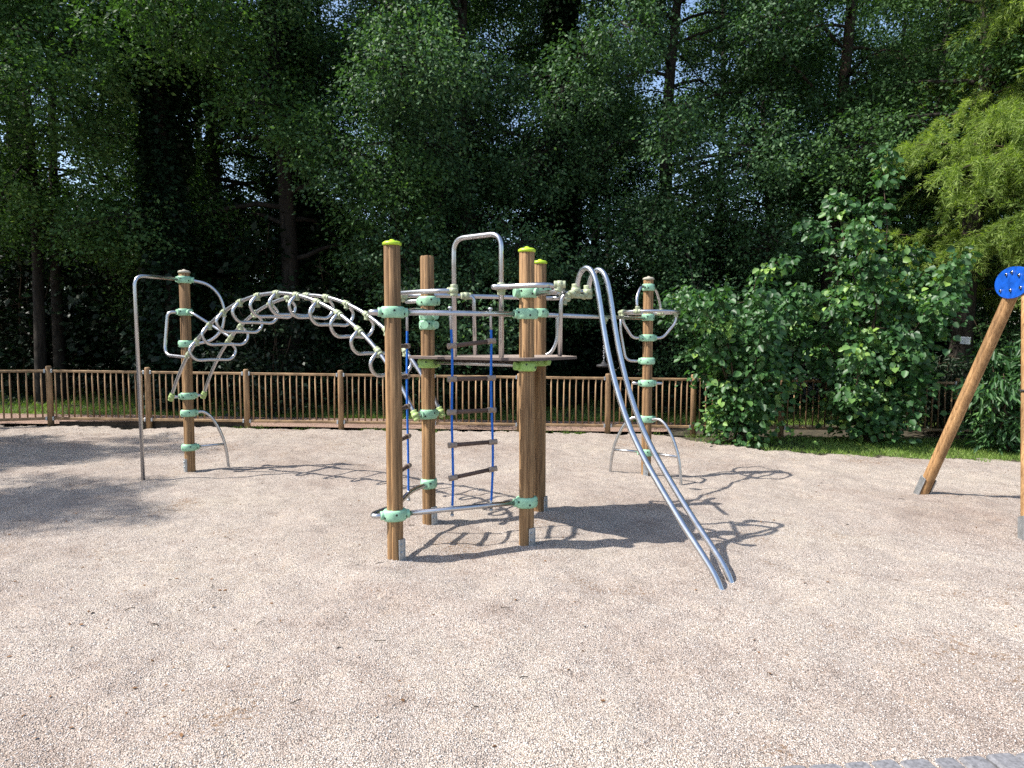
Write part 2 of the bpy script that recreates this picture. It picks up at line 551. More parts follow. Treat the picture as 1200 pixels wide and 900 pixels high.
def leaf_object(name, P, D, N, size, width, material, tint, parent=None, six=False, world=None, droop=.0):
    """P base points, D directions, N approx normals (world coordinates)"""
    n = len(P)
    D = nrm(D)
    S = nrm(np.cross(D, N))
    N2 = np.cross(S, D)
    L = size[:, None]
    W = (size * width)[:, None]
    if six:
        fold = .18
        v = np.stack([P,
                      P + D * L * .30 + S * W * .46 + N2 * W * fold,
                      P + D * L * .70 + S * W * .40 + N2 * W * fold - N2 * L * droop * .5,
                      P + D * L - N2 * L * droop,
                      P + D * L * .70 - S * W * .40 + N2 * W * fold - N2 * L * droop * .5,
                      P + D * L * .30 - S * W * .46 + N2 * W * fold], 1).reshape(-1, 3)
        b = (np.arange(n) * 6)[:, None]
        F = np.concatenate([b + np.array([[0, 1, 2, 3]]), b + np.array([[0, 3, 4, 5]])], 1).reshape(-1, 4)
        T = np.repeat(tint, 2)
    else:
        v = np.stack([P, P + D * L * .45 + S * W * .5 + N2 * W * .12, P + D * L, P + D * L * .45 - S * W * .5 + N2 * W * .12], 1).reshape(-1, 3)
        F = (np.arange(n) * 4)[:, None] + np.array([[0, 1, 2, 3]])
        T = tint
    c = np.array(world) if world is not None else np.array([(v[:, 0].min() + v[:, 0].max()) / 2, (v[:, 1].min() + v[:, 1].max()) / 2, v[:, 2].min()])
    v = v - c
    me = bpy.data.meshes.new(name)
    me.vertices.add(len(v)); me.vertices.foreach_set('co', v.astype(np.float32).ravel())
    me.loops.add(F.size); me.loops.foreach_set('vertex_index', F.astype(np.int32).ravel())
    me.polygons.add(len(F))
    me.polygons.foreach_set('loop_start', (np.arange(len(F)) * 4).astype(np.int32))
    me.polygons.foreach_set('loop_total', np.full(len(F), 4, np.int32))
    at_ = me.attributes.new('tint', 'FLOAT', 'FACE')
    at_.data.foreach_set('value', T.astype(np.float32))
    me.materials.append(material)
    me.update(calc_edges=True)
    return finish(name, me, Vector(c.tolist()), parent)

def rand_dirs(n, rng):
    return nrm(rng.normal(size=(n, 3)))

def clump_leaves(cent, rad, per, rng, flat=.45, nspread=.7):
    """leaves in flattened sprays round each centre"""
    k = len(cent)
    idx = np.repeat(np.arange(k), per)
    off = rng.normal(size=(len(idx), 3)) * np.array([1, 1, flat]) * rad[idx][:, None] * .5
    P = cent[idx] + off
    # sprays bend downwards towards their rim
    P[:, 2] -= (off[:, 0] ** 2 + off[:, 1] ** 2) / np.maximum(rad[idx], .1) * .35
    D = nrm(off * np.array([1, 1, .3]) + rng.normal(size=off.shape) * .35 * rad[idx][:, None] + np.array([0, 0, -.12]))
    N = nrm(np.array([-.5, -.35, 1.0]) + rng.normal(size=off.shape) * nspread)
    return P, D, N, idx

def branch_path(p, d, length, rng, n=5, droop=.0, wob=.12):
    pts = [np.array(p, float)]
    d = np.array(d, float)
    for i in range(n):
        d = d + rng.normal(size=3) * wob + np.array([0, 0, -droop])
        d /= np.linalg.norm(d)
        pts.append(pts[-1] + d * length / n)
    return pts

def build_tree(name, loc, seed, H=15, base=2.5, R=3.6, nl=24, sprays=50, per=42, leaf=.13, width=.62, lm='leaf_a', bark='bark',
               r0=.2, droop=.13, lean=(0, 0), rise=.75, taper=.45, front=.5, brad=(.8, 1.5), wob=.25):
    """a tree: trunk with limbs, each limb carrying one or two leafy boughs made of sprays along twigs"""
    rng = np.random.default_rng(seed)
    root = empty(name, loc)
    x0, y0, z0 = loc
    tp = []
    for i in range(9):
        t = i / 8
        tp.append(Vector((x0 + lean[0] * t * H + math.sin(t * 5 + seed) * wob * t * 2, y0 + lean[1] * t * H + math.cos(t * 4 + seed) * .1 * t * 2, z0 - .1 + t * H * .95)))
    mb = MB()
    mb.tube([tp[0] - Vector((0, 0, .1)), tp[0] + Vector((0, 0, .15))], r0 * 1.35, 12, r_end=r0 * 1.05)
    mb.tube(smooth(tp, 4), r0, 12, r_end=r0 * .2)
    cents, rads, btint = [], [], []
    for i in range(nl):
        t = (i + rng.uniform(0, .9)) / nl
        h = base + (H * .93 - base) * t
        f = h / (H * .95)
        k = min(int(f * 8), 7)
        p = np.array(tp[k].lerp(tp[k + 1], f * 8 - k))
        a = i * 2.39996 + rng.uniform(-.5, .5)
        if rng.random() < front:            # many boughs reach out over the clearing, to the light
            a = -PI / 2 + rng.normal() * .8
        prof = (1 - taper * t ** 1.6) * (.55 + .6 * rng.random()) * (.75 + .25 * min(1, t * 5))
        Lb = R * prof
        up = rise * (.2 + t * 1.0) * rng.uniform(.5, 1.3)
        pts = branch_path(p, (math.cos(a), math.sin(a), up), Lb, rng, 6, droop, .18)
        rb = max(.018, r0 * .3 * (1 - .6 * t))
        mb.tube([Vector(q) for q in pts], rb, 6, r_end=.01)
        tb = rng.normal(0, .10)
        for bc, sc_ in ((pts[-1], 1.0), (pts[3], .75)):
            if sc_ < 1 and rng.random() < .35:
                continue
            br = rng.uniform(*brad) * sc_ * (1 - .25 * t)
            out = np.array([math.cos(a), math.sin(a), 0])
            ns = int(sprays * (br / 1.1) ** 2 * rng.uniform(.8, 1.15))
            for s_ in range(ns):
                d = rng.normal(size=3)
                d[2] = d[2] * .85 - .12
                d = d / np.linalg.norm(d)
                sh = br * rng.uniform(.5, .95) * np.array([.95, .95, .88])
                c = bc + d * sh
                c[2] -= .28 * ((c[0] - bc[0]) ** 2 + (c[1] - bc[1]) ** 2) / br      # rims hang
                if s_ % 4 == 0:
                    m_ = (bc + c) / 2 + rng.normal(size=3) * .06
                    mb.tube([Vector(bc), Vector(m_), Vector(c)], .012, 4, r_end=.004)
                cents.append(c); rads.append(rng.uniform(.22, .46)); btint.append(tb + rng.normal(0, .10))
    obj('trunk', mb, M[bark], root, center=loc)
    cents, rads, btint = np.array(cents), np.array(rads), np.array(btint)
    P, D, N, idx = clump_leaves(cents, rads, per, rng, .8, .7)
    n = len(P)
    size = leaf * rng.uniform(.65, 1.25, n)
    tint = np.clip(rng.beta(2, 3.0, n) + btint[idx], 0, 1)
    keep = P[:, 2] > gz(x0) + .1
    leaf_object('crown', P[keep], D[keep], N[keep], size[keep], width, M[lm], tint[keep], root, False, world=loc, droop=.1)
    return root

def copy_tree(src, loc, rz=0.0, sc=1.0, parent=None):
    c = src.copy()
    C.objects.link(c)
    if parent is None:
        c.location = loc
        c.rotation_euler = (0, 0, rz)
        c.scale = (sc, sc, sc)
    else:
        c.parent = parent
    for ch in src.children:
        copy_tree(ch, None, parent=c)
    return c

# ------------------------------------------------------------------ climbing frame
A, B, Cc, Dd = on_ground(463.5, 655), on_ground(617, 640), on_ground(503, 613), on_ground(632, 600)
Lp, Rp = on_ground(223, 552), on_ground(757, 558)

def post_v(p, v):
    """height on the post's axis that is seen at picture row v"""
    d = ray(600 + (p.x / p.y) * FPX, v)
    return Vector((p.x, p.y, (CAM + d * (p.y / d.y)).z))

frame = empty('climbing_frame', (0, 6.0, gz(0)))
tag(frame, 'climbing frame of wooden posts and steel tubes with rope ladders and an arched monkey ladder', 'climbing frame')

def post_mb(p, ztop, r=.06, groove=(.0,)):
    """a round post with sawn relief grooves down its length"""
    mb = MB()
    n = 40
    prof = []
    for k in range(n):
        a = 2 * PI * k / n
        rr = r
        for g in groove:
            d = abs((a - g + PI) % (2 * PI) - PI)
            if d < .10:
                rr = r * .80
        prof.append((rr * math.cos(a), rr * math.sin(a)))
    z0 = gz(p.x) - .25
    zs = [z0, ztop - .012, ztop]
    vs, fs = [], []
    for i, z in enumerate(zs):
        s = 1.0 if i < 2 else .9
        vs += [(p.x + x * s, p.y + y * s, z) for x, y in prof]
    for i in range(2):
        for k in range(n):
            k2 = (k + 1) % n
            fs.append((i * n + k, i * n + k2, (i + 1) * n + k2, (i + 1) * n + k))
    mb.add(vs, fs, 0, True)
    mb.add(vs[-n:], [tuple(range(n))], 0, False)
    return mb

def clamp_mb(c, dirs, h=.084, r=.083, plain_side=.9):
    """rounded casting round a post with a socket towards each tube and dark bolt holes"""
    mb = MB()
    c = Vector(c)
    a0 = math.atan2(dirs[0].y, dirs[0].x) if dirs else 0
    hh = h / 2
    prof = [(.055, -hh), (r * .86, -hh), (r * .96, -hh * .75), (r, -hh * .3), (r, hh * .3), (r * .96, hh * .75), (r * .86, hh), (.055, hh)]
    mb.lathe(c, prof, 28, 1.12, plain_side, a0)
    for d in dirs:
        d = Vector((d.x, d.y, 0)).normalized()
        mb.tube([c + d * .06, c + d * .098, c + d * .108], .034, 14)
    for k in range(6):
        a = a0 + PI / 6 + k * PI / 3
        ex = Vector((math.cos(a - a0) * 1.12, math.sin(a - a0) * plain_side, 0))
        R = Matrix.Rotation(a0, 3, 'Z')
        d = R @ ex
        q = c + d * r * .985 + Vector((0, 0, .012 * (-1) ** k))
        nn = d.normalized()
        mb.tube([q - nn * .004, q + nn * .004], .0085, 8, 1)
    return mb

POSTS = {}
def make_post(key, p, ztop, cap, foot_ang, groove):
    po = obj('post', post_mb(p, ztop, .06, groove), M['post'], frame)
    POSTS[key] = po
    if cap:
        mb = MB()
        mb.lathe((p.x, p.y, ztop), [(.064, -.012), (.070, -.004), (.069, .008), (.055, .018), (.02, .024), (.016, .032), (.004, .035)], 28)
        obj('post_cap', mb, M[cap], po)
    mb = MB()
    g = gz(p.x)
    d = Vector((math.cos(foot_ang), math.sin(foot_ang), 0))
    R = Matrix.Rotation(foot_ang, 3, 'Z')
    mb.box(Vector((p.x, p.y, g + .03)) + d * .064, (.008, .055, .26), R, 0, .002)
    mb.box(Vector((p.x, p.y, g + .03)) + d * .052 + R @ Vector((0, .03, 0)), (.045, .007, .262), R, 0, .002)
    for zz in (.06, .12):
        q = Vector((p.x, p.y, g + zz)) + d * .067
        mb.tube([q, q + d * .012], .011, 8)
    obj('foot_bracket', mb, M['galv'], po)
    return po

make_post('A', A, post_v(A, 286).z, 'limecap', -.6, (-1.95, -.95, 1.2))
make_post('B', B, post_v(B, 294).z, 'limecap', -.9, (-1.25, -2.2, 1.2))
make_post('C', Cc, post_v(Cc, 300).z, None, -.7, (-1.1, -2.1, 1.4))
make_post('D', Dd, post_v(Dd, 308).z, 'limecap', -.5, (-1.0, -2.0, 1.4))
make_post('L', Lp, post_v(Lp, 319).z, 'greycap', -2.3, (-.75, -2.0, 1.4))
make_post('R', Rp, post_v(Rp, 327).z, 'greycap', -1.9, (-.9, -2.1, 1.4))

def clamp(key, p, v, dirs, m='mint', **kw):
    c = post_v(p, v)
    obj('clamp', clamp_mb(c, dirs, **kw), [M[m], M['dark']], POSTS[key])
    return c

def rail(pts, r=.0205, name='steel_rail', material='steel', parent=frame, n=12):
    mb = MB()
    mb.tube(pts, r, n)
    return obj(name, mb, M[material], parent)

def joint(p, d, parent, d2=None, s=1.0):
    """cast elbow fitting clamped round a tube, with a stub towards d2"""
    mb = MB()
    p, d = Vector(p), Vector(d).normalized()
    mb.tube([p - d * .048 * s, p - d * .040 * s, p + d * .040 * s, p + d * .048 * s], .031 * s, 12)
    mb.tube([p - d * .02 * s, p + d * .02 * s], .0345 * s, 12)
    if d2 is not None:
        d2 = Vector(d2).normalized()
        mb.tube([p + d2 * .01, p + d2 * .062 * s], .028 * s, 12)
        mb.tube([p + d2 * .045 * s, p + d2 * .058 * s], .0315 * s, 12)
    q = d.cross(Vector((0, 0, 1)) if abs(d.z) < .9 else Vector((1, 0, 0))).normalized()
    mb.tube([p - q * .04 * s, p + q * .04 * s], .009 * s, 8)
    return obj('rail_joint', mb, M['joint'], parent)

def hdir(a, b):
    return Vector((b.x - a.x, b.y - a.y, 0)).normalized()

AB, AC, CB, CD, BD = hdir(A, B), hdir(A, Cc), hdir(Cc, B), hdir(Cc, Dd), hdir(B, Dd)

# --- open bays A-B and A-C: top and bottom bars carrying the rope ladders
def corner_bar(vA, vB, vC):
    a, b, c = post_v(A, vA), post_v(B, vB), post_v(Cc, vC)
    # sits just in front of post A, runs to B; a second bar leaves A on the left, turns round and runs to C
    r1 = rail([a + AB * .07, b - AB * .07])
    out = -AB * .17
    r2 = rail(smooth([a - AB * .06, a - AB * .13, a - AB * .175 + AC * .035, a - AB * .175 + AC * .10, a - AB * .135 + AC * .19, a - AB * .085 + AC * .34, a.lerp(c, .66) - AB * .085, c - AC * .2 - AB * .05, c - AC * .07]))
    return a, b, c, r1, r2

aT, bT, cT, barT, barT2 = corner_bar(366, 368, 365)
aB, bB, cB, barB, barB2 = corner_bar(603, 588, 566)
clamp('A', A, 366, [AB, -AB]); clamp('A', A, 603, [AB, -AB])
clamp('B', B, 368, [-AB, BD]); clamp('B', B, 588, [-AB])
clamp('C', Cc, 370, [-AC, CB]); clamp('C', Cc, 566, [-AC])
clamp('D', Dd, 367, [-BD, hdir(Dd, Rp)])

def rope_ladder(top0, top1, bot0, bot1, rungs, wave, label):
    lad = empty('rope_ladder', (top0 + top1 + bot0 + bot1) / 4)
    lad.parent = frame
    lad.location = WORLD[lad] - WORLD[frame]
    lad['label'] = label
    rnd = random.Random(5)
    offs = []
    for s, (t, b) in enumerate(((top0, bot0), (top1, bot1))):
        n = 14
        pts = []
        out = (top1 - top0).normalized()
        for i in range(n + 1):
            f = i / n
            p = t.lerp(b, f)
            p = p + out * (wave * math.sin(f * PI) + .006 * math.sin(f * 9 + s))
            pts.append(p)
        sp = smooth(pts, 3)
        offs.append(sp)
        mb = MB()
        mb.tube(sp[3:], .0095, 8)
        for j in range(4, len(sp) - 1, 1):        # lay of the strands
            pass
        obj('rope', mb, M['rope'], lad)
        e = MB()
        e.tube([sp[0] + Vector((0, 0, .03)), sp[0] - Vector((0, 0, .0)), sp[3] - Vector((0, 0, .02))], .0105, 10)
        e.lathe(sp[0] + Vector((0, 0, .022)), [(.006, 0), (.018, .006), (.02, .012), (.014, .02), (.004, .024)], 12)
        obj('rope_end', e, M['galv'], lad)
        e = MB()
        e.tube([sp[-1] + Vector((0, 0, .04)), sp[-1] - Vector((0, 0, .03))], .0105, 10)
        e.tube([sp[-1] - Vector((0, 0, .045)), sp[-1] - Vector((0, 0, .03))], .014, 10)
        obj('rope_end', e, M['galv'], lad)
    for f0, f1 in rungs:
        p = offs[0][min(int(f0 * (len(offs[0]) - 1)), len(offs[0]) - 1)]
        q = offs[1][min(int(f1 * (len(offs[1]) - 1)), len(offs[1]) - 1)]
        d = (q - p).normalized()
        mb = MB()
        mb.tube([p - d * .005, q + d * .005], .0165, 12)
        for e_ in (p, q):
            mb.tube([e_ - d * .034, e_ - d * .026, e_ + d * .026, e_ + d * .034], .0225, 12, 1)
        obj('rung', mb, [M['rung'], M['rungend']], lad)
    return lad

t0, t1 = on_plane(527.5, 366, aT, bT), on_plane(574, 367, aT, bT)
b0, b1 = on_plane(529.5, 598, aB, bB), on_plane(576, 592, aB, bB)
def frac(v, a, b): return (v - a) / (b - a)
rope_ladder(t0, t1, b0, b1, [(frac(l, 366, 598), frac(r, 367, 592)) for l, r in ((406, 404), (444.5, 442), (483.5, 480), (522.5, 517.5), (560, 554))], .012,
            'front rope ladder with blue ropes and five dark rungs')
w0 = aT + AC * .30 - AB * .085; w1 = aT + AC * .66 - AB * .085
w0.z = w1.z = aT.z
w2, w3 = Vector((w0.x, w0.y, aB.z)), Vector((w1.x, w1.y, aB.z))
rope_ladder(w0, w1, w2, w3, [(.19, .185), (.355, .35), (.52, .515), (.68, .675), (.85, .845)], -.012,
            'side rope ladder half hidden behind the nearest post')

# --- triangular deck carried by C, B and D
zdeck = post_v(B, 419).z
mid = (B + Dd) / 2
E = Vector((.54, 5.75, zdeck))
def hull(circles, n=22):
    pts = []
    for (x, y, r) in circles:
        for k in range(n):
            a = 2 * PI * k / n
            pts.append((x + r * math.cos(a), y + r * math.sin(a)))
    pts = sorted(set(pts))
    def half(ps):
        h = []
        for p in ps:
            while len(h) >= 2 and (h[-1][0] - h[-2][0]) * (p[1] - h[-2][1]) - (h[-1][1] - h[-2][1]) * (p[0] - h[-2][0]) <= 0:
                h.pop()
            h.append(p)
        return h
    lo, up = half(pts), half(pts[::-1])
    return lo[:-1] + up[:-1]
dk = hull([(Cc.x, Cc.y, .17), (B.x, B.y, .17), (Dd.x, Dd.y, .17), (E.x - .12, E.y, .14)])
mb = MB()
n = len(dk)
vs = [(x, y, zdeck - .022) for x, y in dk] + [(x, y, zdeck) for x, y in dk]
mb.add(vs[n:], [tuple(range(n))], 0, False)
mb.add(vs[:n], [tuple(range(n - 1, -1, -1))], 1, False)
mb.add(vs, [(i, (i + 1) % n, n + (i + 1) % n, n + i) for i in range(n)], 1, False)
deck = obj('deck', mb, [M['deck'], M['deckedge']], frame)
mb = MB()
cx = (Cc.x + B.x + Dd.x) / 3; cy = (Cc.y + B.y + Dd.y) / 3
for p in (Cc, B, Dd):
    q = Vector((p.x, p.y, zdeck - .055))
    d = hdir(q, Vector((cx, cy, 0)))
    mb.tube([q + d * .08, Vector((cx, cy, zdeck - .055))], .02, 10)
mb.tube([post_v(Cc, 424) + CB * .08, Vector((B.x, B.y, zdeck - .06)) - CB * .08], .018, 10)
obj('deck_bearer', mb, M['steel'], deck)
for key, p, v in (('C', Cc, 423), ('B', B, 428), ('D', Dd, 428)):
    dd = hdir(p, Vector((cx, cy, 0)))
    c = Vector((p.x, p.y, zdeck - .065))
    obj('clamp', clamp_mb(c, [dd, Matrix.Rotation(1.6, 3, 'Z') @ dd], h=.085), [M['lime'], M['dark']], POSTS[key])

# --- entry hoop on the deck edge C-B
c0, c1 = Vector((Cc.x, Cc.y, 0)), Vector((B.x, B.y, 0))
off = Vector((CB.y, -CB.x, 0)) * .13          # towards the ladder side
if off.y > 0: off = -off
c0 = c0 + off * .9; c1 = c1 + off * .9
hl, hr = on_plane(532.5, 416, c0, c1), on_plane(587.5, 414, c0, c1)
ztop = on_plane(560, 276.5, c0, c1).z
hoop = rail(fillet([Vector((hl.x, hl.y, zdeck - .01)), Vector((hl.x, hl.y, ztop)), Vector((hr.x, hr.y, ztop)), Vector((hr.x, hr.y, zdeck - .01))], .115, 10), .0205, 'entry_hoop')
zr = post_v(B, 337).z                         # handrail height
def hz(p, z=zr): return Vector((p.x, p.y, z))

# left handrail: from the hoop round post C and along the back edge to D
nrmCD = Vector((-CD.y, CD.x, 0))
if nrmCD.y < 0: nrmCD = -nrmCD
lp = [hz(hl), hz(Cc + off * 1.5 + CB * .1), hz(Cc - CB * .30 + off * 1.2), hz(Cc - CB * .26 + nrmCD * .17), hz(Cc + CD * .1 + nrmCD * .2), hz(Dd + nrmCD * .16 - CD * .12), hz(Dd + nrmCD * .16 + CD * .30), hz(E + Vector((-.06, .20, 0)))]
railL = rail(fillet(lp, [.12, .12, .12, .12, .05, .2]), .0205, 'handrail')
joint(hz(hl), (0, 0, 1), railL, -CB)
# right handrail: from the hoop round the front of post B out to the slide
rp = [hz(hr) + Vector((.03, .02, 0)), hz(hr) - CB * .02 + off * .9, hz(B + off * 1.35 - CB * .08), hz(B + off * 1.0 + CB * .32), hz(E + Vector((-.09, -.03, 0)))]
railR = rail(fillet(rp, [.09, .14, .2]), .0205, 'handrail')
joint(hz(hr) - Vector((0, 0, .012)), (0, 0, 1), railR)
# curved supports from the upper clamps to the handrails
clamp('B', B, 343, [CB, -AB]); clamp('D', Dd, 340, [CD]); clamp('C', Cc, 353, [-CB, CD]); clamp('C', Cc, 381, [-AC, CB])
cB1, cD1, cC1 = post_v(B, 345), post_v(Dd, 342), post_v(Cc, 352)
ju = hz(B + off * .65 + CB * .36)
s = rail(fillet([cB1 + CB * .08, Vector((ju.x - .03, ju.y, cB1.z)), ju], .07), .0185, 'rail_support'); joint(ju, (1, -.05, 0), s, Vector((-.3, 0, -1)), .9)
ju2 = hz(Dd + CD * .34 + nrmCD * .13)
s = rail(fillet([cD1 + CD * .08, Vector((ju2.x - .03, ju2.y, cD1.z)), ju2], .07), .0185, 'rail_support'); joint(ju2, CD, s, (-.2, 0, -1))
ju3 = hz(Cc - CB * .27 + nrmCD * .08)
s = rail(fillet([cC1 - CB * .08, Vector((ju3.x + .02, ju3.y, cC1.z)), ju3], .06), .0185, 'rail_support'); joint(ju3, nrmCD, s, (.2, 0, -1))
# stanchion on the back edge
sp = Dd.lerp(Cc, .62) + nrmCD * .17
st = hz(sp)
s = rail(fillet([st, st + Vector((.075, -.0, -.01)), Vector((st.x + .085, st.y, zdeck))], .07), .0185, 'stanchion'); joint(st, CD, s)
# stanchions on the slide side
e1 = at(656, 415, E.y - .1); e1.z = zdeck
s = rail(fillet([hz(E + Vector((.06, -.06, 0))), Vector((e1.x + .01, e1.y, zr - .02)), e1], .10), .0185, 'stanchion')
beam_a, beam_b = post_v(Dd, 369), post_v(Rp, 373)
bd = (beam_b - beam_a).normalized()
bx = beam_a + bd * .30
s = rail(smooth([bx, bx - Vector((0, 0, .10)), bx - Vector((.005, 0, .24)), bx - Vector((.06, 0, .36)), bx - Vector((.15, .0, .415)), Vector((Dd.x + .08, Dd.y, zdeck - .06))]), .0185, 'rail_support')

# --- banister slide of two parallel tubes
e_end = on_ground(846, 692)
S0 = Vector((.52, 5.62, 0))
T1 = [(675, 330), (677, 317), (686, 310.5), (694, 314.5), (699, 327), (702, 348), (706, 379), (712, 414), (719, 444), (728, 474), (737, 500), (745, 517), (756, 541), (778, 578), (802, 619), (825, 652), (838, 672), (846, 691)]
p1 = [on_plane(u, v, S0, Vector((e_end.x, e_end.y, 0))) for u, v in T1]
p1.append(p1[-1] + Vector((.02, -.03, -.12)))
p1[0].z = zr - .02
for k_ in range(2):
    p1 = [p1[0]] + [(p1[i - 1] + p1[i] * 4 + p1[i + 1]) / 6 for i in range(1, len(p1) - 1)] + [p1[-1]]
sepv = Vector((.115, .145, 0))
slide = empty('banister_slide', (1.0, 5.0, gz(1)))
slide.parent = frame
slide.location = WORLD[slide] - WORLD[frame]
for o_ in (Vector((0, 0, 0)), sepv):
    tb = rail(smooth([q + o_ for q in p1], 6), .0225, 'slide_tube', 'polished', slide, 14)
    joint(p1[0] + o_ + Vector((0, 0, .02)), (0, 0, 1), tb, (-.6, -.4, -.5), 1.15)
br = rail([p1[0] + Vector((-.08, -.04, -.02)), p1[0] + sepv + Vector((.03, .03, -.02))], .0205, 'cross_tube', 'joint', slide)

# --- long beam to the right-hand pole
beam = rail([beam_a + bd * .07, beam_b - bd * .07], .0205, 'beam')
hx = on_plane(708, 374, beam_a, beam_b)
joint(hx, bd, beam, (0, 0, -1), .9)

# --- right-hand pole: ring, curved supports, pegs and legs
cr = {v: post_v(Rp, v) for v in (337, 372, 396, 423, 449, 491, 530)}
w1v, w2v, w3v = Vector((.58, .81, 0)).normalized(), Vector((.95, .22, 0)).normalized(), Vector((-.97, .15, 0)).normalized()
rr = .35
zring = post_v(Rp, 366).z
ringc = Vector((Rp.x + .02, Rp.y, zring))
mb = MB()
rp_ = [ringc + Vector((math.cos(a), math.sin(a), 0)) * rr for a in [2 * PI * k / 64 for k in range(65)]]
mb.tube(rp_, .0195, 12, cap=False)
ring = obj('ring', mb, M['steel'], frame)
for d in (w1v, -w1v):
    t = ringc + d * rr
    c = cr[337]
    rail(fillet([c + d * .08, c + d * (rr * .62) , Vector((c.x, c.y, 0)) + d * rr * .97 + Vector((0, 0, zring + .16)), t], [.10, .1]), .0175, 'ring_support')
    joint(t, Vector((-d.y, d.x, 0)), ring, (0, 0, 1), .9)
for d in (w2v, -w2v):
    t = ringc + d * rr
    c = cr[396]
    rail(fillet([c + d * .08, c + d * .2, t - Vector((0, 0, .12)), t], [.1, .08]), .0175, 'ring_support')
    joint(t, Vector((-d.y, d.x, 0)), ring, (0, 0, -1), .9)
t = ringc + w3v * rr
c = cr[423]
rail(fillet([c + w3v * .08, c + w3v * .26, t - Vector((0, 0, .22)), t], [.16, .05]), .0175, 'ring_support')
joint(t, (0, 1, 0), ring, (0, 0, -1), .9)
X = Vector((1, 0, 0))
clamp('R', Rp, 337, [w1v, -w1v]); clamp('R', Rp, 372, [-bd]); clamp('R', Rp, 396, [w2v, -w2v]); clamp('R', Rp, 423, [w3v])
clamp('R', Rp, 449, [X, -X]); clamp('R', Rp, 491, [X, -X]); clamp('R', Rp, 530, [X, -X])
for sgn in (-1, 1):
    c = cr[449]
    rail([c + X * sgn * .08, c + X * sgn * .185], .018, 'foot_peg')

def arch_leg(p, vtop, vbar, foot):
    c, cb = post_v(p, vtop), post_v(p, vbar)
    d = hdir(c, foot)
    R_ = Vector((foot.x - c.x, foot.y - c.y, 0)).length
    base = Vector((c.x, c.y, 0))
    H_ = c.z - foot.z
    pts = [c + d * .07, c + d * R_ * .38 + Vector((0, 0, .005)), base + d * R_ * .60 + Vector((0, 0, c.z - H_ * .12)),
           base + d * R_ * .80 + Vector((0, 0, c.z - H_ * .38)), base + d * R_ * .93 + Vector((0, 0, c.z - H_ * .7)), Vector((foot.x, foot.y, foot.z - .15))]
    lg = smooth(pts, 6)
    leg = rail(lg, .0185, 'arch_leg')
    q = min(lg, key=lambda z: abs(z.z - cb.z - .01))
    rail([cb + d * .07, q], .0165, 'foot_bar', parent=leg)
arch_leg(Rp, 491, 530, on_ground(714, 554))
arch_leg(Rp, 491, 530, on_ground(799, 566))

# --- left-hand pole
cl = {v: post_v(Lp, v) for v in (328, 366, 403, 464, 484, 524)}
hf = on_ground(168, 563)
dL = hdir(Lp, hf)
big = [cl[328] + dL * .07, on_plane(163, 328, Lp, hf), Vector((hf.x, hf.y, hf.z - .15))]
big[1] = Vector((hf.x, hf.y, cl[328].z)) + dL * .02
rail(fillet(big, .13), .0205, 'fire_pole')
dR = Vector((.96, .28, 0))
pl = Lp + dR
def lpp(u, v): return on_plane(u, v, Lp, pl)
rail(smooth([cl[328] + dR * .07, lpp(243, 333.5), lpp(256, 345), lpp(262, 359), lpp(263, 371), lpp(259, 387), lpp(246, 399), cl[403] + dR * .07]), .0185, 'curved_rail')
foot = on_ground(269, 548)
arch_leg(Lp, 484, 524, foot)

# --- arched monkey ladder from the left pole to post C
az = Vector((Cc.x - Lp.x, Cc.y - Lp.y, 0)); alen = az.length; az.normalize()
an = Vector((-az.y, az.x, 0))
if an.y < 0: an = -an
z0a, z1a = post_v(Lp, 464).z, post_v(Cc, 485).z
sag = post_v(Lp, 403)
def arch(t, side):
    """t from 0 to 1 along the arch"""
    half = alen / 2 - .0
    rise = 1.15
    R_ = (half * half + rise * rise) / (2 * rise)
    th = math.asin(min(1, half / R_))
    a = -th + 2 * th * t
    x = half + R_ * math.sin(a)
    z = R_ * math.cos(a) - (R_ - rise)
    b = Vector((Lp.x, Lp.y, 0)) + az * x
    wdt = .205 - .035 * t
    return b + an * side * wdt + Vector((0, 0, z + z0a + (z1a - z0a) * t))
aladder = empty('arched_ladder', ((Lp + Cc) / 2))
aladder.parent = frame
aladder.location = WORLD[aladder] - WORLD[frame]
for side in (-1, 1):
    r_ = rail([arch(k / 60, side) for k in range(61)], .0195, 'arch_rail', parent=aladder)
HOOPS = 11
for i in range(HOOPS):
    t = .185 + .665 * i / (HOOPS - 1)
    a_, b_ = arch(t, -1), arch(t, 1)
    tg = (arch(t + .01, 0) - arch(t - .01, 0)).normalized()
    dn = Vector((0, 0, -1)) + az * (.10 * (tg.z))
    dn.normalize()
    drop = .215
    w = an
    hp = rail(smooth([a_, a_ - w * .055 + dn * .045, a_ - w * .09 + dn * .10, a_ - w * .07 + dn * .165, a_ + dn * drop,
                      a_.lerp(b_, .33) + dn * drop, a_.lerp(b_, .67) + dn * drop,
                      b_ + dn * drop, b_ + w * .07 + dn * .165, b_ + w * .09 + dn * .10, b_ + w * .055 + dn * .045, b_], 5), .0175, 'hoop_rung', parent=aladder)
    for q, s_ in ((a_, -1), (b_, 1)):
        joint(q, tg, hp, dn, .88)
for p, key, v in ((Lp, 'L', 464), (Cc, 'C', 485)):
    c = post_v(p, v)
    clamp(key, p, v, [an, -an])
    for side in (-1, 1):
        t = 0 if key == 'L' else 1
        e_ = arch(t, side)
        bar = rail([c + an * side * .08, e_], .018, 'arch_bracket')
        obj_ = joint(e_, (arch(.02, side) - arch(0, side)) if key == 'L' else (arch(1, side) - arch(.98, side)), bar, None, .95)
        obj_.data.materials.clear(); obj_.data.materials.append(M['elbow'])
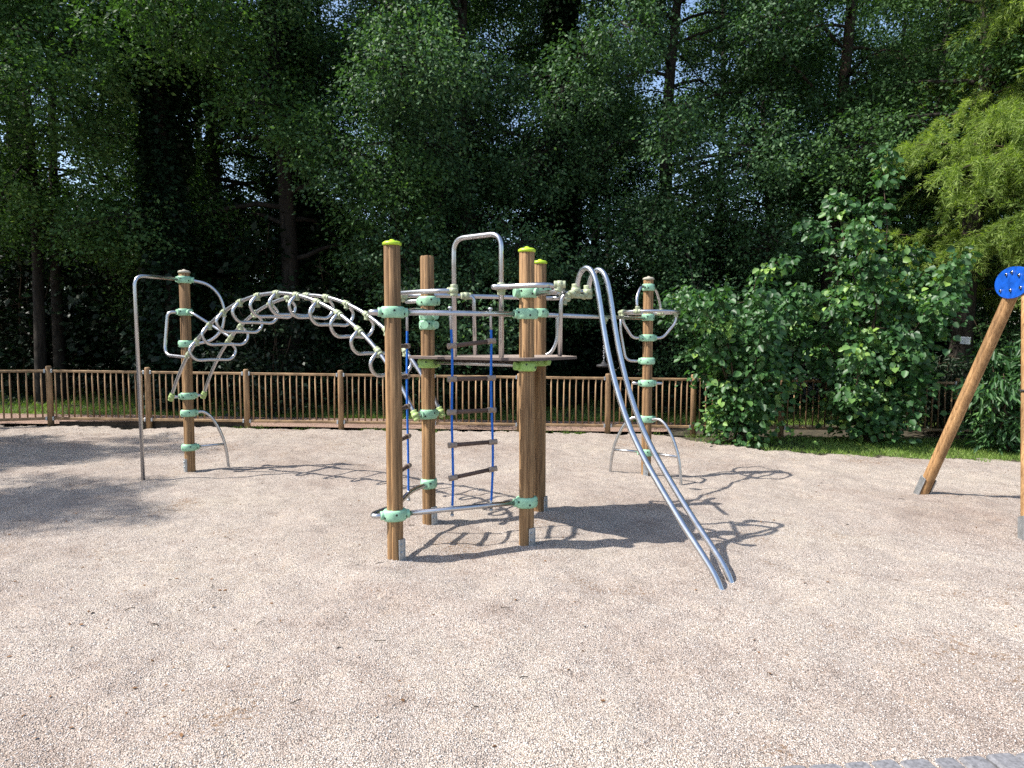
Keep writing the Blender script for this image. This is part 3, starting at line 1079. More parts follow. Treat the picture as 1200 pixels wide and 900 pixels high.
# side loop and stay of the left pole
jn = arch(.135, -1)
q = cl[366]
dS = -an
lo = cl[403] + Vector((0, 0, -.13))
sl_ = rail(fillet([q + dS * .07 - az * .0, q + dS * .19 - az * .05, Vector((q.x, q.y, lo.z)) + dS * .235 - az * .07, jn + Vector((0, 0, -.03)), jn], [.08, .13, .02]), .0185, 'side_loop')
joint(jn, arch(.15, -1) - arch(.12, -1), sl_, None, .9)
jf = arch(.2, 1)
rail(smooth([q + az * .07, q + az * .2 + Vector((0, 0, -.03)), q.lerp(jf, .6) + Vector((0, 0, .02)), jf]), .0175, 'stay')
joint(jf, arch(.21, 1) - arch(.19, 1), sl_, None, .9)
clamp('L', Lp, 328, [dL, dR]); clamp('L', Lp, 366, [dS, az]); clamp('L', Lp, 403, [dR])
clamp('L', Lp, 484, [hdir(Lp, foot)]); clamp('L', Lp, 524, [hdir(Lp, foot)])

# --- hanging disc
dz_ = empty('disc_swing', Vector((hx.x, hx.y, at(708, 428, hx.y).z)))
tag(dz_, 'small black disc seat hanging on a chain from the long steel beam behind the slide', 'disc swing')
zt, zb = hx.z - .05, at(708, 428, hx.y).z
mb = MB()
nl_ = 17
for i in range(nl_):
    zc = zt - (zt - zb) * (i + .5) / nl_
    l_ = (zt - zb) / nl_ * .62
    pts = []
    for k in range(13):
        a = 2 * PI * k / 12
        o_ = Vector((math.cos(a) * .008, 0, math.sin(a) * l_)) if i % 2 else Vector((0, math.cos(a) * .008, math.sin(a) * l_))
        pts.append(Vector((hx.x, hx.y, zc)) + o_)
    mb.tube(pts, .0035, 6, cap=False)
obj('chain', mb, M['chain'], dz_)
mb = MB()
mb.lathe((hx.x, hx.y, zb), [(.02, -.02), (.07, -.018), (.082, -.010), (.082, .0), (.07, .008), (.03, .016), (.02, .035), (.008, .04)], 24)
obj('seat', mb, M['rubber'], dz_)

# ------------------------------------------------------------------ swing frame at the right edge
S1, S2 = on_ground(1081, 577), on_ground(1206, 632)
top = at(1198, 331, (S1.y + S2.y) / 2 + .02)
sw = empty('swing_frame', Vector(((S1.x + S2.x) / 2, (S1.y + S2.y) / 2, gz(S1.x))))
tag(sw, 'wooden A-frame of a swing with a round blue bolted plate at its top', 'swing frame')
spread = hdir(S2, S1)
bdir = Vector((spread.y, -spread.x, 0))
if bdir.x < 0: bdir = -bdir
def swing_leg(footp, topp, r=.062):
    mb = MB()
    d = (topp - footp).normalized()
    f = footp - d * .15
    ref = bdir
    s1 = (ref - d * ref.dot(d)).normalized(); s2 = d.cross(s1)
    n = 40
    vs = []
    for p in (f, topp):
        for k in range(n):
            a = 2 * PI * k / n
            rr_ = r
            for g in (2.6, 3.75, .3, -1.2):
                if abs((a - g + PI) % (2 * PI) - PI) < .09: rr_ = r * .82
            vs.append(p + (s1 * math.cos(a) + s2 * math.sin(a)) * rr_)
    mb.add(vs, [(k, (k + 1) % n, n + (k + 1) % n, n + k) for k in range(n)], 0, True)
    mb.add(vs[:n], [tuple(range(n - 1, -1, -1))], 0, False)
    mb.add(vs[n:], [tuple(range(n))], 0, False)
    lg = obj('leg', mb, M['swing_wood'], sw)
    m2 = MB()
    c = footp + d * .06 - s1 * r * .96
    R = Matrix((s1, s2, d)).transposed()
    m2.box(c, (.012, .10, .26), R, 0, .003)
    m2.box(footp + d * .06 + s1 * r * 1.0, (.012, .10, .26), R, 0, .003)
    obj('foot_bracket', m2, M['galv'], lg)
    return lg
tA, tB = top + spread * .10, top - spread * .10
swing_leg(S1, tA + Vector((0, 0, -.02)))
swing_leg(S2, tB + Vector((0, 0, -.02)))
# second A-frame beyond the picture's edge
sh = bdir * 3.1
for f_, t_ in ((S1, tA), (S2, tB)):
    f2 = f_ + sh + bdir * ((top - (S1 + S2) / 2).dot(bdir)) * 2
    swing_leg(Vector((f2.x, f2.y, gz(f2.x))), t_ + sh + Vector((0, 0, -.06)))
mb = MB(); mb.tube([top - bdir * .02, top + sh + bdir * .1 + Vector((0, 0, -.04))], .065, 24)
obj('crossbeam', mb, M['swing_wood'], sw)
mb = MB()
n = 40
pc = top - bdir * .085
vs = []
for o_ in (-.014, .014):
    for k in range(n):
        a = 2 * PI * k / n
        vs.append(pc + bdir * o_ + spread * math.cos(a) * .27 + Vector((0, 0, math.sin(a) * .155)))
mb.add(vs, [(k, (k + 1) % n, n + (k + 1) % n, n + k) for k in range(n)], 0, True)
mb.add(vs[:n], [tuple(range(n))], 0, False); mb.add(vs[n:], [tuple(range(n - 1, -1, -1))], 0, False)
plate = obj('plate', mb, M['blue'], sw)
for a, b in ((.16, -.07), (.075, .085), (-.01, .10), (.0, -.075), (-.12, .06), (-.15, -.06)):
    q = pc - bdir * .014 + spread * a + Vector((0, 0, b))
    mb = MB(); mb.tube([q + bdir * .004, q - bdir * .008, q - bdir * .014], .015, 12)
    obj('bolt', mb, M['steel'], plate)
# rubber-coated chain shackle on the near leg
mb = MB()
q = S2.lerp(tB, .55)
mb.tube([q + Vector((math.cos(a) * .07, math.sin(a) * .07, .0)) for a in [2 * PI * k / 24 for k in range(25)]], .010, 8, cap=False)
obj('strap', mb, M['rubber'], sw)

# ------------------------------------------------------------------ fence
fence = empty('wooden_fence', Vector((0, 12.1, gz(0))))
tag(fence, 'low brown wooden picket fence round the back of the gravel playground', 'fence')
FY = 12.1
fx = [at(u, 500, FY).x for u in (60, 175, 290, 400, 506, 609, 712, 812, 915, 1018, 1121, 1224)]
FP = [Vector((x, FY, gz(x))) for x in fx]
nx = Vector((-1.62, -.85, 0))
left = [FP[0] + nx * k for k in (3, 2, 1)]
FP = [Vector((p.x, p.y, gz(p.x))) for p in left] + FP
for p in FP:
    rr_ = random.Random(int(p.x * 100))
    mb = MB()
    h_ = 1.08 + rr_.uniform(-.015, .015)
    mb.lathe((p.x, p.y, p.z), [(.052, -.2), (.05, h_ - .03), (.046, h_ - .008), (.03, h_)], 20)
    obj('post', mb, M['fence_wood'], fence)
for i in range(len(FP) - 1):
    a, b = FP[i], FP[i + 1]
    d = hdir(a, b); ln = (Vector((b.x, b.y, 0)) - Vector((a.x, a.y, 0))).length
    ang = math.atan2(d.y, d.x)
    slope = math.atan2(b.z - a.z, ln)
    R = Matrix.Rotation(ang, 3, 'Z') @ Matrix.Rotation(-slope, 3, 'Y')
    mb = MB()
    nb = max(8, round(ln / .113))
    rr_ = random.Random(i)
    for k in range(1, nb):
        p = a.lerp(b, k / nb)
        mb.tube([p + Vector((rr_.uniform(-.009, .009), 0, .14)), p + Vector((rr_.uniform(-.009, .009), 0, 1.0))], .0138, 8)
    panel = obj('baluster_panel', mb, M['fence_wood'], fence)
    m_ = a.lerp(b, .5)
    for nm, z, s in (('top_rail', 1.0, .046), ('bottom_rail', .135, .05)):
        mb = MB(); mb.box(m_ + Vector((0, 0, z)), (ln - .09, .044, s), R, 0, .008)
        rl = obj(nm, mb, M['rail_wood'], panel)
    for e_, sg in ((a, 1), (b, -1)):
        for z in (1.0, .135):
            mb = MB()
            mb.box(e_ + d * sg * .062 + Vector((0, -.004, z)), (.03, .062, .066), R, 0, .003)
            obj('rail_bracket', mb, M['galv'], panel)

# low dark edging board along the foot of the left bays
mb = MB()
a, b = FP[3] + Vector((.1, .09, 0)), FP[5] + Vector((0, .09, 0))
mb.box((a + b) / 2 + Vector((0, 0, .03)), ((b - a).length, .04, .12), None, 0, .005)
tag(obj('edging_board', mb, M['board_wood']), 'dark weathered edging board lying along the foot of the fence, behind the left pole', 'board')

# ------------------------------------------------------------------ kerb setts, bottom right
k0, k1 = on_ground(868, 903), on_ground(1200, 884)
kd = hdir(k0, k1); kn = Vector((kd.y, -kd.x, 0))
pos = ['first', 'second', 'third', 'fourth', 'fifth', 'sixth', 'seventh', 'eighth', 'ninth', 'tenth', 'eleventh']
x = -.12; i = 0
rs = random.Random(11)
words = ['with a chipped corner', 'with a worn pale top', 'with a rounded edge', 'with a rough top', 'with a speckled top', 'with a flat grey top', 'with a darker top', 'with white specks', 'near the picture edge']
while x < 1.62:
    w = rs.uniform(.115, .15)
    c = k0 + kd * (x + w / 2) + kn * .065
    mb = MB()
    R = Matrix.Rotation(math.atan2(kd.y, kd.x) + rs.uniform(-.05, .05), 3, 'Z')
    mb.box((c.x, c.y, gz(c.x) - .03 + rs.uniform(0, .006)), (w - .012, .125, .09), R, 0, .012)
    o = obj('kerb_sett', mb, M['sett'])
    tag(o, '%s grey granite sett from the left end of the kerb row at the bottom right' % pos[min(i, 10)], 'kerb stone', 'granite setts of the kerb')
    x += w; i += 1

# ------------------------------------------------------------------ vegetation
def grass_blades(name, pts, hmin, hmax, seed, label):
    rng = np.random.default_rng(seed)
    n = len(pts)
    P = np.column_stack([pts, SLOPE * pts[:, 0] - .03])
    D = nrm(np.array([0, 0, 1.0]) + rng.normal(size=(n, 3)) * .7)
    D[:, 2] = np.abs(D[:, 2])
    N = nrm(rng.normal(size=(n, 3)) * np.array([1, 1, .1]) + np.array([0, 0, .5]))
    o = leaf_object(name, P, D, N, rng.uniform(hmin, hmax, n), .10, M['grass'], rng.beta(2, 2.2, n), None)
    return tag(o, label, 'grass', kind='stuff')

r = np.random.default_rng(21)
# ragged grass verge in front of the shrubs
n = 45000
u = r.random(n); y = 9.55 + r.random(n) ** 1.2 * 2.4 
x = 3.1 + u * 8.5
edge = np.interp(x, [3.0, 3.9, 5.0, 6.4, 9.0, 12], [11.3, 10.3, 10.0, 9.85, 9.4, 8.9]) + .12 * np.sin(x * 7) + .08 * np.sin(x * 17 + 1)
dens = np.interp(x, [3, 3.6, 4.8, 5.2, 7, 9, 12], [.2, .25, .6, 1, 1, .7, .6])
keep = (y > edge + r.exponential(.06, n) - .06) & (r.random(n) < dens)
grass_blades('grass', np.column_stack([x, y])[keep], .03, .095, 22, 'patchy green grass verge between the gravel and the leafy shrubs')
# lawn beyond the path
n = 60000
x = r.uniform(-16, 16, n); y = 13.85 + r.random(n) ** 1.5 * 7
grass_blades('grass', np.column_stack([x, y]), .06, .16, 23, 'green grass behind the fence at the edge of the wood')
# weeds at the foot of the fence
n = 5000
x = r.uniform(-6, 3.4, n); y = 12.15 + r.normal(0, .10, n)
cl_ = (np.sin(x * 2.3) + np.sin(x * 5.1 + 2) + r.normal(0, .5, n)) > .5
grass_blades('grass', np.column_stack([x, y])[cl_], .03, .10, 24, 'thin weeds growing along the foot of the fence')

# --- trees of the wood
G_ = 'broadleaf trees of the wood behind the fence'
def lab(o, text, cat='tree', group=G_):
    return tag(o, text, cat, group)

def T(name, x, y, seed, **kw):
    return build_tree(name, Vector((x, y, gz(x))), seed, **kw)

tA_ = T('broadleaf_tree', -11.35, 16.0, 101, H=16, base=4.8, R=4.2, nl=36, leaf=.095, lm='leaf_c', r0=.135, wob=.1)
lab(tA_, 'tall tree at the far left with a bare dark trunk and fresh green leaves above')
tB_ = T('broadleaf_tree', -5.4, 16.2, 102, H=17, base=3.6, R=4.4, nl=40, leaf=.09, lm='leaf_c', r0=.24)
lab(tB_, 'broadleaf tree above the arched ladder with bright clumps high up')
tC_ = T('broadleaf_tree', -1.0, 17.0, 103, H=18, base=3.1, R=4.5, nl=41, leaf=.088, lm='leaf_b', r0=.22)
lab(tC_, 'broadleaf tree right behind the entry hoop with deep green sprays')
tD_ = T('broadleaf_tree', 4.0, 17.0, 104, H=17, base=3.0, R=4.5, nl=42, leaf=.088, lm='leaf_b', r0=.22)
lab(tD_, 'broadleaf tree behind the right pole with dark green leaves')
tE_ = T('broadleaf_tree', 8.4, 17.6, 105, H=17, base=3.6, R=4.5, nl=38, leaf=.09, lm='leaf_a', r0=.24, bark='barkl')
lab(tE_, 'broadleaf tree above the tall leafy shrub with a brown trunk showing through')

def cp(src, x, y, rz, sc, text, group=G_):
    c = copy_tree(src, Vector((x, y, gz(x))), rz, sc)
    return lab(c, text, 'tree', group)

cp(tA_, -11.55, 17.0, 2.0, 1.05, 'slim tree close beside the far left trunk, a little behind it')
cp(tB_, -8.2, 18.6, 1.3, 1.0, 'broadleaf tree above the left pole, behind the front row')
cp(tC_, -3.4, 19.2, 2.2, 1.0, 'broadleaf tree behind the top of the arched ladder, in the second row')
cp(tD_, 1.6, 19.0, 4.0, 1.08, 'broadleaf tree behind the tower posts with lime caps, in the second row')
cp(tA_, 6.4, 21.0, .7, 1.05, 'fresh green tree between the right pole and the tall shrub, in the second row')
cp(tB_, 11.6, 18.8, 2.9, 1.0, 'broadleaf tree behind the feathery yellow-green tree')
cp(tC_, -14.0, 19.0, 5.0, 1.0, 'broadleaf tree at the left picture edge, in the second row')
back = 'dark broadleaf tree deep in the wood behind the nearer rows'
for i, (x, y, s) in enumerate(((-17, 24, 1.0), (-12.5, 25, 1.0), (-7.4, 24, .95), (-1.8, 25.5, .95), (3.0, 24.5, .95), (9.6, 25.5, 1.0), (15.5, 24, 1.0), (-15, 32, 1.1), (-4.5, 33, 1.05), (4.6, 33, 1.05), (18, 32, 1.1), (21, 27, 1.0))):
    cp((tB_, tD_, tC_, tE_)[i % 4], x, y, i * 1.7, s, back, 'trees deep in the wood')

# trees outside the picture on the left: they throw the shade on the gravel
cp(tA_, -11.6, 4.9, 1.0, .60, 'tree outside the picture on the left that shades the gravel', None)
cp(tE_, -14.4, 8.5, .4, .64, 'tree outside the picture beyond the left end of the fence', None)

for i, (x, y) in enumerate(((-22, 22), (-28, 19), (-27, 26), (16.5, 16.5), (21, 15), (26, 18))):
    cp((tA_, tD_, tB_)[i % 3], x, y, i * 1.1, 1.0, 'broadleaf tree of the wood beyond the left or right edge of the picture', 'trees beyond the picture edges')

# ivy-clad dark trunks
def ivy_trunk(x, y, H, R, seed, text):
    rng = np.random.default_rng(seed)
    loc = Vector((x, y, gz(x)))
    root = empty('ivy_clad_tree', loc)
    mb = MB()
    mb.tube(smooth([loc + Vector((math.sin(k * 1.3 + seed) * .1, 0, k * H / 6 - .2)) for k in range(7)], 3), .22, 10, r_end=.08)
    obj('trunk', mb, M['bark'], root, center=loc)
    n = 15000
    z = rng.random(n) * H
    a = rng.uniform(0, 2 * PI, n)
    rad = R * (.55 + .45 * np.sin(z * 1.1 + seed) * .4 + .25 * np.sin(a * 3 + z * 2)) * (1 - .35 * z / H) * np.sqrt(rng.uniform(.3, 1.1, n))
    P = np.column_stack([x + np.cos(a) * rad, y + np.sin(a) * rad, z + loc.z + .1])
    D = nrm(np.column_stack([np.cos(a), np.sin(a), np.full(n, -.7)]) + rng.normal(size=(n, 3)) * .4)
    N = nrm(np.column_stack([np.cos(a), np.sin(a), np.full(n, .7)]) + rng.normal(size=(n, 3)) * .4)
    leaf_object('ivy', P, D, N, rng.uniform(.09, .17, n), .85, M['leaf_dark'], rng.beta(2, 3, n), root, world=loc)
    tag(root, text, 'tree', 'ivy-clad trunks in the wood')
ivy_trunk(-7.6, 14.9, 10.5, 1.0, 31, 'dark ivy-clad trunk rising behind the left pole')
ivy_trunk(-5.4, 17.2, 12, 1.25, 32, 'dark ivy-clad trunk standing behind the arched ladder')
ivy_trunk(1.2, 17.2, 12, .8, 33, 'dark ivy-clad trunk behind the pair of lime-capped posts at the tower right')

# trunk with the paper notice, right
sx, sy = at(1128, 400, 13.6).x, 13.6
tS = T('broadleaf_tree', sx, sy, 106, H=13, base=4.4, R=2.8, nl=18, leaf=.09, lm='leaf_a', r0=.24, bark='bark', front=0.0)
lab(tS, 'tree with a white paper notice on its dark trunk, right of the tall shrub')
nb_ = at(1131.5, 399, sy - .27)
mb = MB(); mb.box(nb_, (.20, .008, .145), Matrix.Rotation(.06, 3, 'Y'), 0, .002)
for k in range(4):
    mb.box(nb_ + Vector((-.005, -.006, .045 - k * .028)), (.13 - .02 * (k % 2), .002, .006), Matrix.Rotation(.06, 3, 'Y'), 1)
tag(obj('paper_notice', mb, [M['paper'], M['ink']]), 'small white paper notice fixed to the dark trunk at the right', 'notice')

# --- dark understorey bushes in the wood
def bush(name, x, y, seed, H, R, n_cl, per, leaf, width, lm, text, cat='bush', group=None, six=False, flat=.5, stems=7, crad=(.25, .5), depth=None, shape=1.0, shoots=False):
    rng = np.random.default_rng(seed)
    loc = Vector((x, y, gz(x)))
    root = empty(name, loc)
    mb = MB()
    cents, rads = [], []
    ns = stems
    for i in range(ns):
        a = i * 2.4 + rng.uniform(-.4, .4)
        rr_ = R * rng.uniform(.35, 1.0)
        hgt = H * max(.25, 1 - .45 * (rr_ / R) ** 2 * shape) * rng.uniform(.72, 1.08)
        if i == 0:
            rr_, hgt = R * .12, H
        dx, dy = math.cos(a) * rr_, math.sin(a) * rr_ * (depth or .8)
        pts = [Vector((x + math.cos(a) * .1, y + math.sin(a) * .1, loc.z - .08))]
        for k in range(1, 7):
            t = k / 6
            pts.append(Vector((x + dx * t ** 1.1 + rng.normal() * .04, y + dy * t ** 1.1 + rng.normal() * .04, loc.z + hgt * t ** .85)))
        mb.tube(pts, .022, 6, r_end=.005)
        m_ = max(2, n_cl // ns)
        for j in range(m_):
            t = rng.uniform(.04, 1.0) ** .8
            k = min(int(t * 6), 5)
            p = np.array(pts[k].lerp(pts[k + 1], t * 6 - k))
            dd = rng.normal(size=3) * np.array([1, 1, .25]); dd /= np.linalg.norm(dd)
            tw = p + dd * R * rng.uniform(.08, .38) * (1.1 - .55 * t)
            mb.tube([Vector(p), Vector(tw)], .007, 4, r_end=.003)
            cents.append(tw); rads.append(rng.uniform(*crad) * (1.1 - .45 * t))
        # the leading shoot stands clear of the rest
        if shoots:
            e_ = np.array(pts[-1]); dd = np.array(pts[-1] - pts[-2]); dd /= np.linalg.norm(dd)
            dd += np.array([math.cos(a), math.sin(a), 0]) * rng.uniform(-.1, .8)
            sp_ = branch_path(e_, dd / np.linalg.norm(dd), rng.uniform(.3, .75), rng, 4, .08, .12)
            mb.tube([Vector(q) for q in sp_], .006, 4, r_end=.003)
            for q in sp_[1:]:
                cents.append(q); rads.append(.20)
    obj('stem', mb, M['barkl'], root, center=loc)
    cents, rads = np.array(cents), np.array(rads)
    P, D, N, idx = clump_leaves(cents, rads, per, rng, flat, .65)
    keep = P[:, 2] > loc.z + .03
    P, D, N, idx = P[keep], D[keep], N[keep], idx[keep]
    n = len(P)
    tip = np.clip((cents[:, 2] - loc.z) / H, 0, 1)
    ct = rng.normal(0, .14, len(cents)) + (rng.random(len(cents)) < .14) * .38
    tint = np.clip(rng.beta(2, 3.6, n) * .8 + ct[idx], 0, 1)
    leaf_object('foliage', P, D, N, leaf * rng.uniform(.4, 1.35, n), width, M[lm], tint, root, six, world=loc, droop=.14)
    tag(root, text, cat, group)
    return root

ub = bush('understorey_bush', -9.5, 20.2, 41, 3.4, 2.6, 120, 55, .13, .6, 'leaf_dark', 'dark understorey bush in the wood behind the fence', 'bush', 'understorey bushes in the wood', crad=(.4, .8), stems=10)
def cpb(x, y, rz, sc):
    c = copy_tree(ub, Vector((x, y, gz(x))), rz, sc)
    return tag(c, 'dark understorey bush in the wood behind the fence', 'bush', 'understorey bushes in the wood')
for i, (x, y, s) in enumerate(((-5.2, 14.5, .8), (-9.2, 18.4, 1.5), (-7.0, 18.0, 1.6), (-4.6, 18.6, 1.6), (-2.6, 19.5, 1.5), (-13.2, 18.0, 1.5), (.8, 20.5, 1.7), (5.2, 20.2, 1.7), (-.9, 15.8, .9), (3.7, 16.0, .9), (12.2, 16.8, 1.25), (10.2, 18.2, 1.2), (15.5, 18, 1.4), (-12.2, 20.8, 1.3), (-17.5, 28.5, 1.8), (-10, 27, 1.7), (-23, 30, 2.0), (-5, 28, 1.7), (9.5, 28, 1.7), (-14, 19, 1.1), (-5.5, 20.5, 1.1), (-1.5, 20.0, 1.0), (2.8, 20.8, 1.1), (6.8, 19, 1.0), (10.5, 19.5, 1.2), (-12, 23, 1.3), (-7, 23.5, 1.3), (-2.5, 23.5, 1.35), (2, 24, 1.3), (7, 23, 1.35), (12.5, 22.5, 1.4), (-17.5, 21.5, 1.4), (-20, 28, 1.6), (-13, 29, 1.6), (-8, 29, 1.6), (-1, 29.5, 1.6), (5, 29, 1.6), (12, 29, 1.6), (18, 28, 1.6))):
    cpb(x, y, i * 1.3, s)

# --- big-leaved shrubs at the right
G2 = 'leafy shrubs at the right edge of the gravel'
bush('hazel_shrub', at(868, 500, 11.2).x, 11.2, 51, 2.75, 1.3, 200, 30, .108, .82, 'leaf_hazel', 'lower rounded shrub with large bright leaves, nearest to the right pole', 'shrub', G2, True, .55, 16, (.2, .40), shoots=True)
bush('hazel_shrub', at(1022, 500, 11.4).x, 11.4, 52, 4.3, 1.35, 270, 30, .112, .82, 'leaf_hazel', 'tallest shrub with large rounded leaves and a pointed top, left of the swing frame', 'shrub', G2, True, .55, 18, (.2, .42), shape=1.35, shoots=True)
bush('lance_shrub', at(1185, 500, 10.6).x, 10.6, 53, 1.9, 1.1, 120, 34, .15, .26, 'leaf_lance', 'low shrub with narrow pointed leaves behind the swing leg', 'shrub', G2, True, .6, 12, (.22, .4))
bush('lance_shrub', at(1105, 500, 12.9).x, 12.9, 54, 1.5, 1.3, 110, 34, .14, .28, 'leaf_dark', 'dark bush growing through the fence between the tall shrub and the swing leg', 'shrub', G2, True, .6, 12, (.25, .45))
bush('small_leaved_shrub', at(1160, 400, 12.6).x + 1.3, 13.2, 55, 3.4, 1.5, 150, 60, .085, .6, 'leaf_a', 'dense small-leaved bush under the feathery tree, behind the blue swing plate', 'shrub', G2, False, .6, 12, (.3, .55))

# --- feathery yellow-green tree at the upper right
def feather_tree(x, y, seed, H, text):
    rng = np.random.default_rng(seed)
    loc = Vector((x, y, gz(x)))
    root = empty('feathery_tree', loc)
    mb = MB()
    tp = [loc + Vector((math.sin(k * .9) * .12, 0, k * H / 8 - .15)) for k in range(9)]
    mb.tube(smooth(tp, 3), .22, 12, r_end=.04)
    Ps, Ds, Ns, Ts = [], [], [], []
    for i in range(64):
        t = (i + .5) / 64
        h = 2.6 + (H - 3.0) * t
        k = min(int((h + .15) / H * 8), 7)
        p = np.array(tp[k].lerp(tp[k + 1], (h + .15) / H * 8 - k))
        a = i * 2.39996 + rng.uniform(-.3, .3)
        if rng.random() < .6:                # leans out over the clearing
            a = PI * 1.12 + rng.normal() * .55
        Lb = (4.9 - 3.6 * t) * rng.uniform(.75, 1.1)
        pts = branch_path(p, (math.cos(a), math.sin(a), rng.uniform(.1, .5)), Lb, rng, 8, .085, .11)
        mb.tube([Vector(q) for q in pts], .035, 6, r_end=.006)
        tb = rng.normal(0, .12)
        for q in range(1, 9):
            for s in range(9):
                d0 = pts[q] - pts[q - 1]; d0 /= np.linalg.norm(d0)
                side = np.cross(d0, [0, 0, 1.0]); side /= np.linalg.norm(side)
                dd = d0 * rng.uniform(.3, .9) + side * rng.choice([-1, 1]) * rng.uniform(.4, 1.1) + np.array([0, 0, rng.uniform(-.35, .2)])
                sp = branch_path(pts[q] + rng.normal(size=3) * .05, dd / np.linalg.norm(dd), rng.uniform(.4, 1.05), rng, 5, .2, .13)
                for w in range(5):
                    m_ = 22
                    f = rng.random((m_, 1))
                    base_ = sp[w] * (1 - f) + sp[w + 1] * f + rng.normal(size=(m_, 3)) * .018
                    dv = (sp[w + 1] - sp[w]); dv /= np.linalg.norm(dv)
                    sd = rng.normal(size=(m_, 3)); sd = nrm(sd)
                    Ps.append(base_); Ds.append(dv * .8 + sd * .8 + np.array([0, 0, .1])); Ns.append(rng.normal(size=(m_, 3)) + np.array([0, 0, .8]))
                    Ts.append(np.clip(rng.beta(2, 2, m_) + tb, 0, 1))
    obj('trunk', mb, M['barkl'], root, center=loc)
    P, D, N, Tt = np.concatenate(Ps), np.concatenate(Ds), nrm(np.concatenate(Ns)), np.concatenate(Ts)
    leaf_object('crown', P, D, N, rng.uniform(.07, .13, len(P)), .15, M['leaf_feather'], Tt, root, world=loc)
    tag(root, text, 'tree')
    return root
feather_tree(11.3, 12.5, 61, 12, 'feathery yellow-green tree at the upper right with drooping sprays')

# ------------------------------------------------------------------ leaf litter and twigs on the gravel
r = np.random.default_rng(77)
n = 1500
y = np.where(r.random(n) < .25, 2.6 + r.random(n) * 9, 8.2 + r.random(n) ** .7 * 3.6)
x = np.where(r.random(n) < .5, r.uniform(-1, 1, n), -r.random(n) ** .6) * y * .8
keep = (x < 3.2) | (y < 9)
x, y = x[keep], y[keep]; n = len(x)
P = np.column_stack([x, y, SLOPE * x + rough_height(x, y) + .005])
D = nrm(r.normal(size=(n, 3)) * np.array([1, 1, .15])); N = nrm(np.array([0, 0, 1.0]) + r.normal(size=(n, 3)) * .25)
lm_ = plain('dry_leaf', (.16, .085, .04), .8, .2, .5, 9)
o = leaf_object('leaf_litter', P, D, N, r.uniform(.012, .032, n), .6, lm_, r.random(n))
tag(o, 'dry leaf scraps scattered over the gravel', 'leaf litter', kind='stuff')
mb = MB()
for k in range(40):
    yy = 2.7 + random.random() * 8; xx = random.uniform(-1, 1) * yy * .78; a = random.uniform(0, PI)
    l_ = random.uniform(.02, .07)
    p = Vector((xx, yy, gz(xx) + float(rough_height(xx, yy)) + .006)); d = Vector((math.cos(a), math.sin(a), 0))
    mb.tube([p, p + d * l_ * .5 + Vector((random.uniform(-.008, .008), random.uniform(-.008, .008), .004)), p + d * l_], .0022, 5)
tag(obj('twig_litter', mb, M['bark']), 'thin dark twigs scattered over the gravel', 'twigs', kind='stuff')

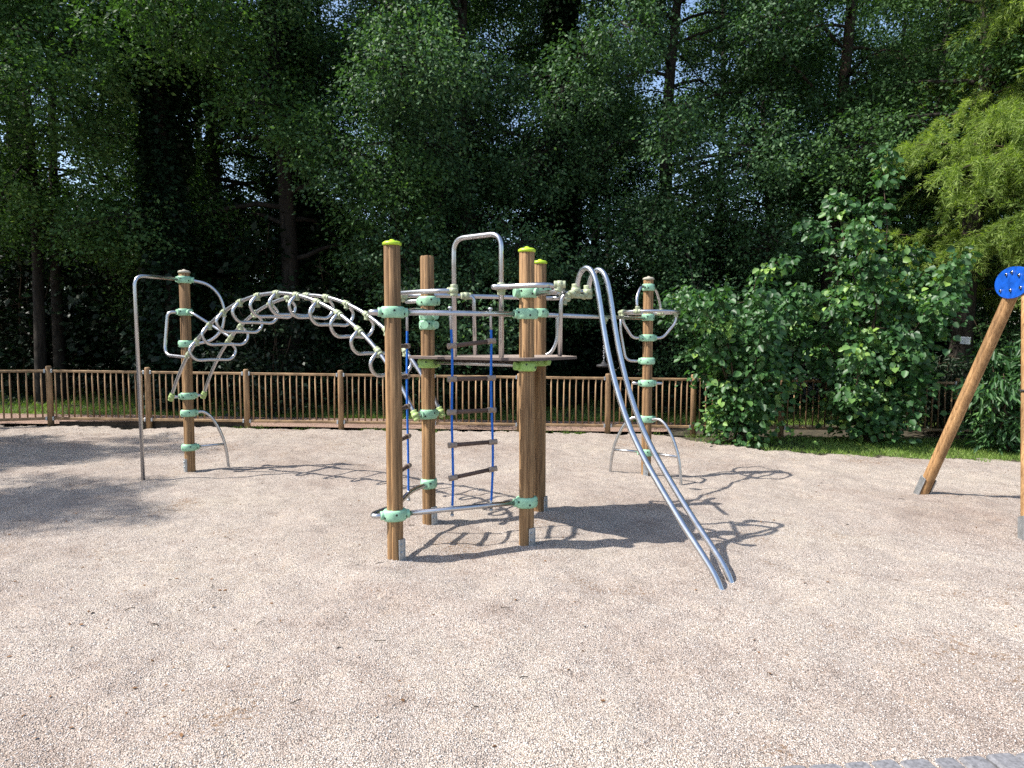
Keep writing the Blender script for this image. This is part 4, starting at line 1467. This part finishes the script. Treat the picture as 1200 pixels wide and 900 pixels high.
# loose stones lying on the nearest part of the gravel and heaped round the feet of the posts
def pebbles():
    r = np.random.default_rng(99)
    n = 46000
    y = 2.3 * (6.2 / 2.3) ** r.random(n)
    x = r.uniform(-.82, .82, n) * y
    for p in (A, B, Cc, Dd):
        k = 260
        a = r.uniform(0, 2 * PI, k); q = .065 + np.abs(r.normal(0, .07, k))
        x = np.concatenate([x, p.x + np.cos(a) * q]); y = np.concatenate([y, p.y + np.sin(a) * q])
    k = 300
    x = np.concatenate([x, r.normal(1.55, .16, k)]); y = np.concatenate([y, r.normal(4.45, .14, k)])
    n = len(x)
    s_ = .0023 + .003 * r.random(n) ** 2.2
    z = SLOPE * x + rough_height(x, y) + s_ * .25
    c = np.column_stack([x, y, z])
    base = np.array([[1, 0, 0], [-1, 0, 0], [0, 1, 0], [0, -1, 0], [0, 0, .75], [0, 0, -.75]], float)
    v = base[None] * r.uniform(.6, 1.35, (n, 6, 1)) + r.normal(0, .18, (n, 6, 3))
    ang = r.uniform(0, PI, n); ca, sa = np.cos(ang)[:, None], np.sin(ang)[:, None]
    vx = v[:, :, 0] * ca - v[:, :, 1] * sa; vy = v[:, :, 0] * sa + v[:, :, 1] * ca
    v = np.stack([vx, vy, v[:, :, 2]], -1) * s_[:, None, None] + c[:, None]
    V = v.reshape(-1, 3)
    f = np.array([[0, 2, 4], [2, 1, 4], [1, 3, 4], [3, 0, 4], [2, 0, 5], [1, 2, 5], [3, 1, 5], [0, 3, 5]])
    F = (np.arange(n) * 6)[:, None, None] + f[None]
    F = F.reshape(-1, 3)
    me = bpy.data.meshes.new('pebbles')
    me.vertices.add(len(V)); me.vertices.foreach_set('co', V.astype(np.float32).ravel())
    me.loops.add(F.size); me.loops.foreach_set('vertex_index', F.astype(np.int32).ravel())
    me.polygons.add(len(F))
    me.polygons.foreach_set('loop_start', (np.arange(len(F)) * 3).astype(np.int32))
    me.polygons.foreach_set('loop_total', np.full(len(F), 3, np.int32))
    at_ = me.attributes.new('tint', 'FLOAT', 'FACE')
    at_.data.foreach_set('value', np.repeat(r.random(n), 8).astype(np.float32))
    m, nt, bs = mat('pebble')
    a = nt.nodes.new('ShaderNodeAttribute'); a.attribute_name = 'tint'
    rr = ramp(nt, [(0.0, (.20, .185, .18)), (.12, (.36, .33, .31)), (.4, (.54, .50, .465)), (.7, (.64, .585, .54)), (.86, (.54, .45, .39)), (1.0, (.78, .75, .72))])
    nt.links.new(a.outputs['Fac'], rr.inputs['Fac'])
    nt.links.new(rr.outputs['Color'], bs.inputs['Base Color'])
    bs.inputs['Roughness'].default_value = .8
    me.materials.append(m)
    me.update(calc_edges=True)
    tag(finish('pebbles', me, Vector((0, 0, 0)), None), 'loose pale pebbles scattered over the nearest part of the gravel', 'pebbles', kind='stuff')
pebbles()

# ------------------------------------------------------------------ light, sky, camera
AZ, EL = math.radians(13.5), math.radians(52)
Ld = Vector((math.cos(EL) * math.cos(AZ), math.cos(EL) * math.sin(AZ), -math.sin(EL)))
sun = bpy.data.lights.new('sun', 'SUN')
sun.energy = 4.6
sun.angle = math.radians(.53)
sun.color = (1.0, .955, .89)
so = bpy.data.objects.new('sun', sun)
so.rotation_euler = Ld.to_track_quat('-Z', 'Y').to_euler()
so.location = (-20, -5, 30)
C.objects.link(so)

w = bpy.data.worlds.new('World')
bpy.context.scene.world = w
w.use_nodes = True
nt = w.node_tree
bg = nt.nodes['Background']
sky = nt.nodes.new('ShaderNodeTexSky')
sky.sky_type = 'NISHITA'
sky.sun_disc = False
sky.sun_elevation = EL
sky.sun_rotation = math.atan2(-Ld.x, -Ld.y)
sky.air_density = 1.0
sky.dust_density = 1.5
nt.links.new(sky.outputs[0], bg.inputs['Color'])
bg.inputs['Strength'].default_value = .15

cam = bpy.data.cameras.new('camera')
cam.sensor_width = 36
cam.lens = FPX / 1200 * 36
cam.clip_end = 2000
co = bpy.data.objects.new('camera', cam)
co.location = CAM
co.rotation_euler = (PI / 2 - PITCH, 0, 0)
C.objects.link(co)
sc = bpy.context.scene
sc.camera = co
sc.view_settings.view_transform = 'Standard'
sc.view_settings.look = 'None'
sc.view_settings.exposure = .86
sc.view_settings.gamma = 1
sc.cycles.max_bounces = 7
sc.cycles.sample_clamp_indirect = 4
sc.cycles.transparent_max_bounces = 4
sc.cycles.use_denoising = False
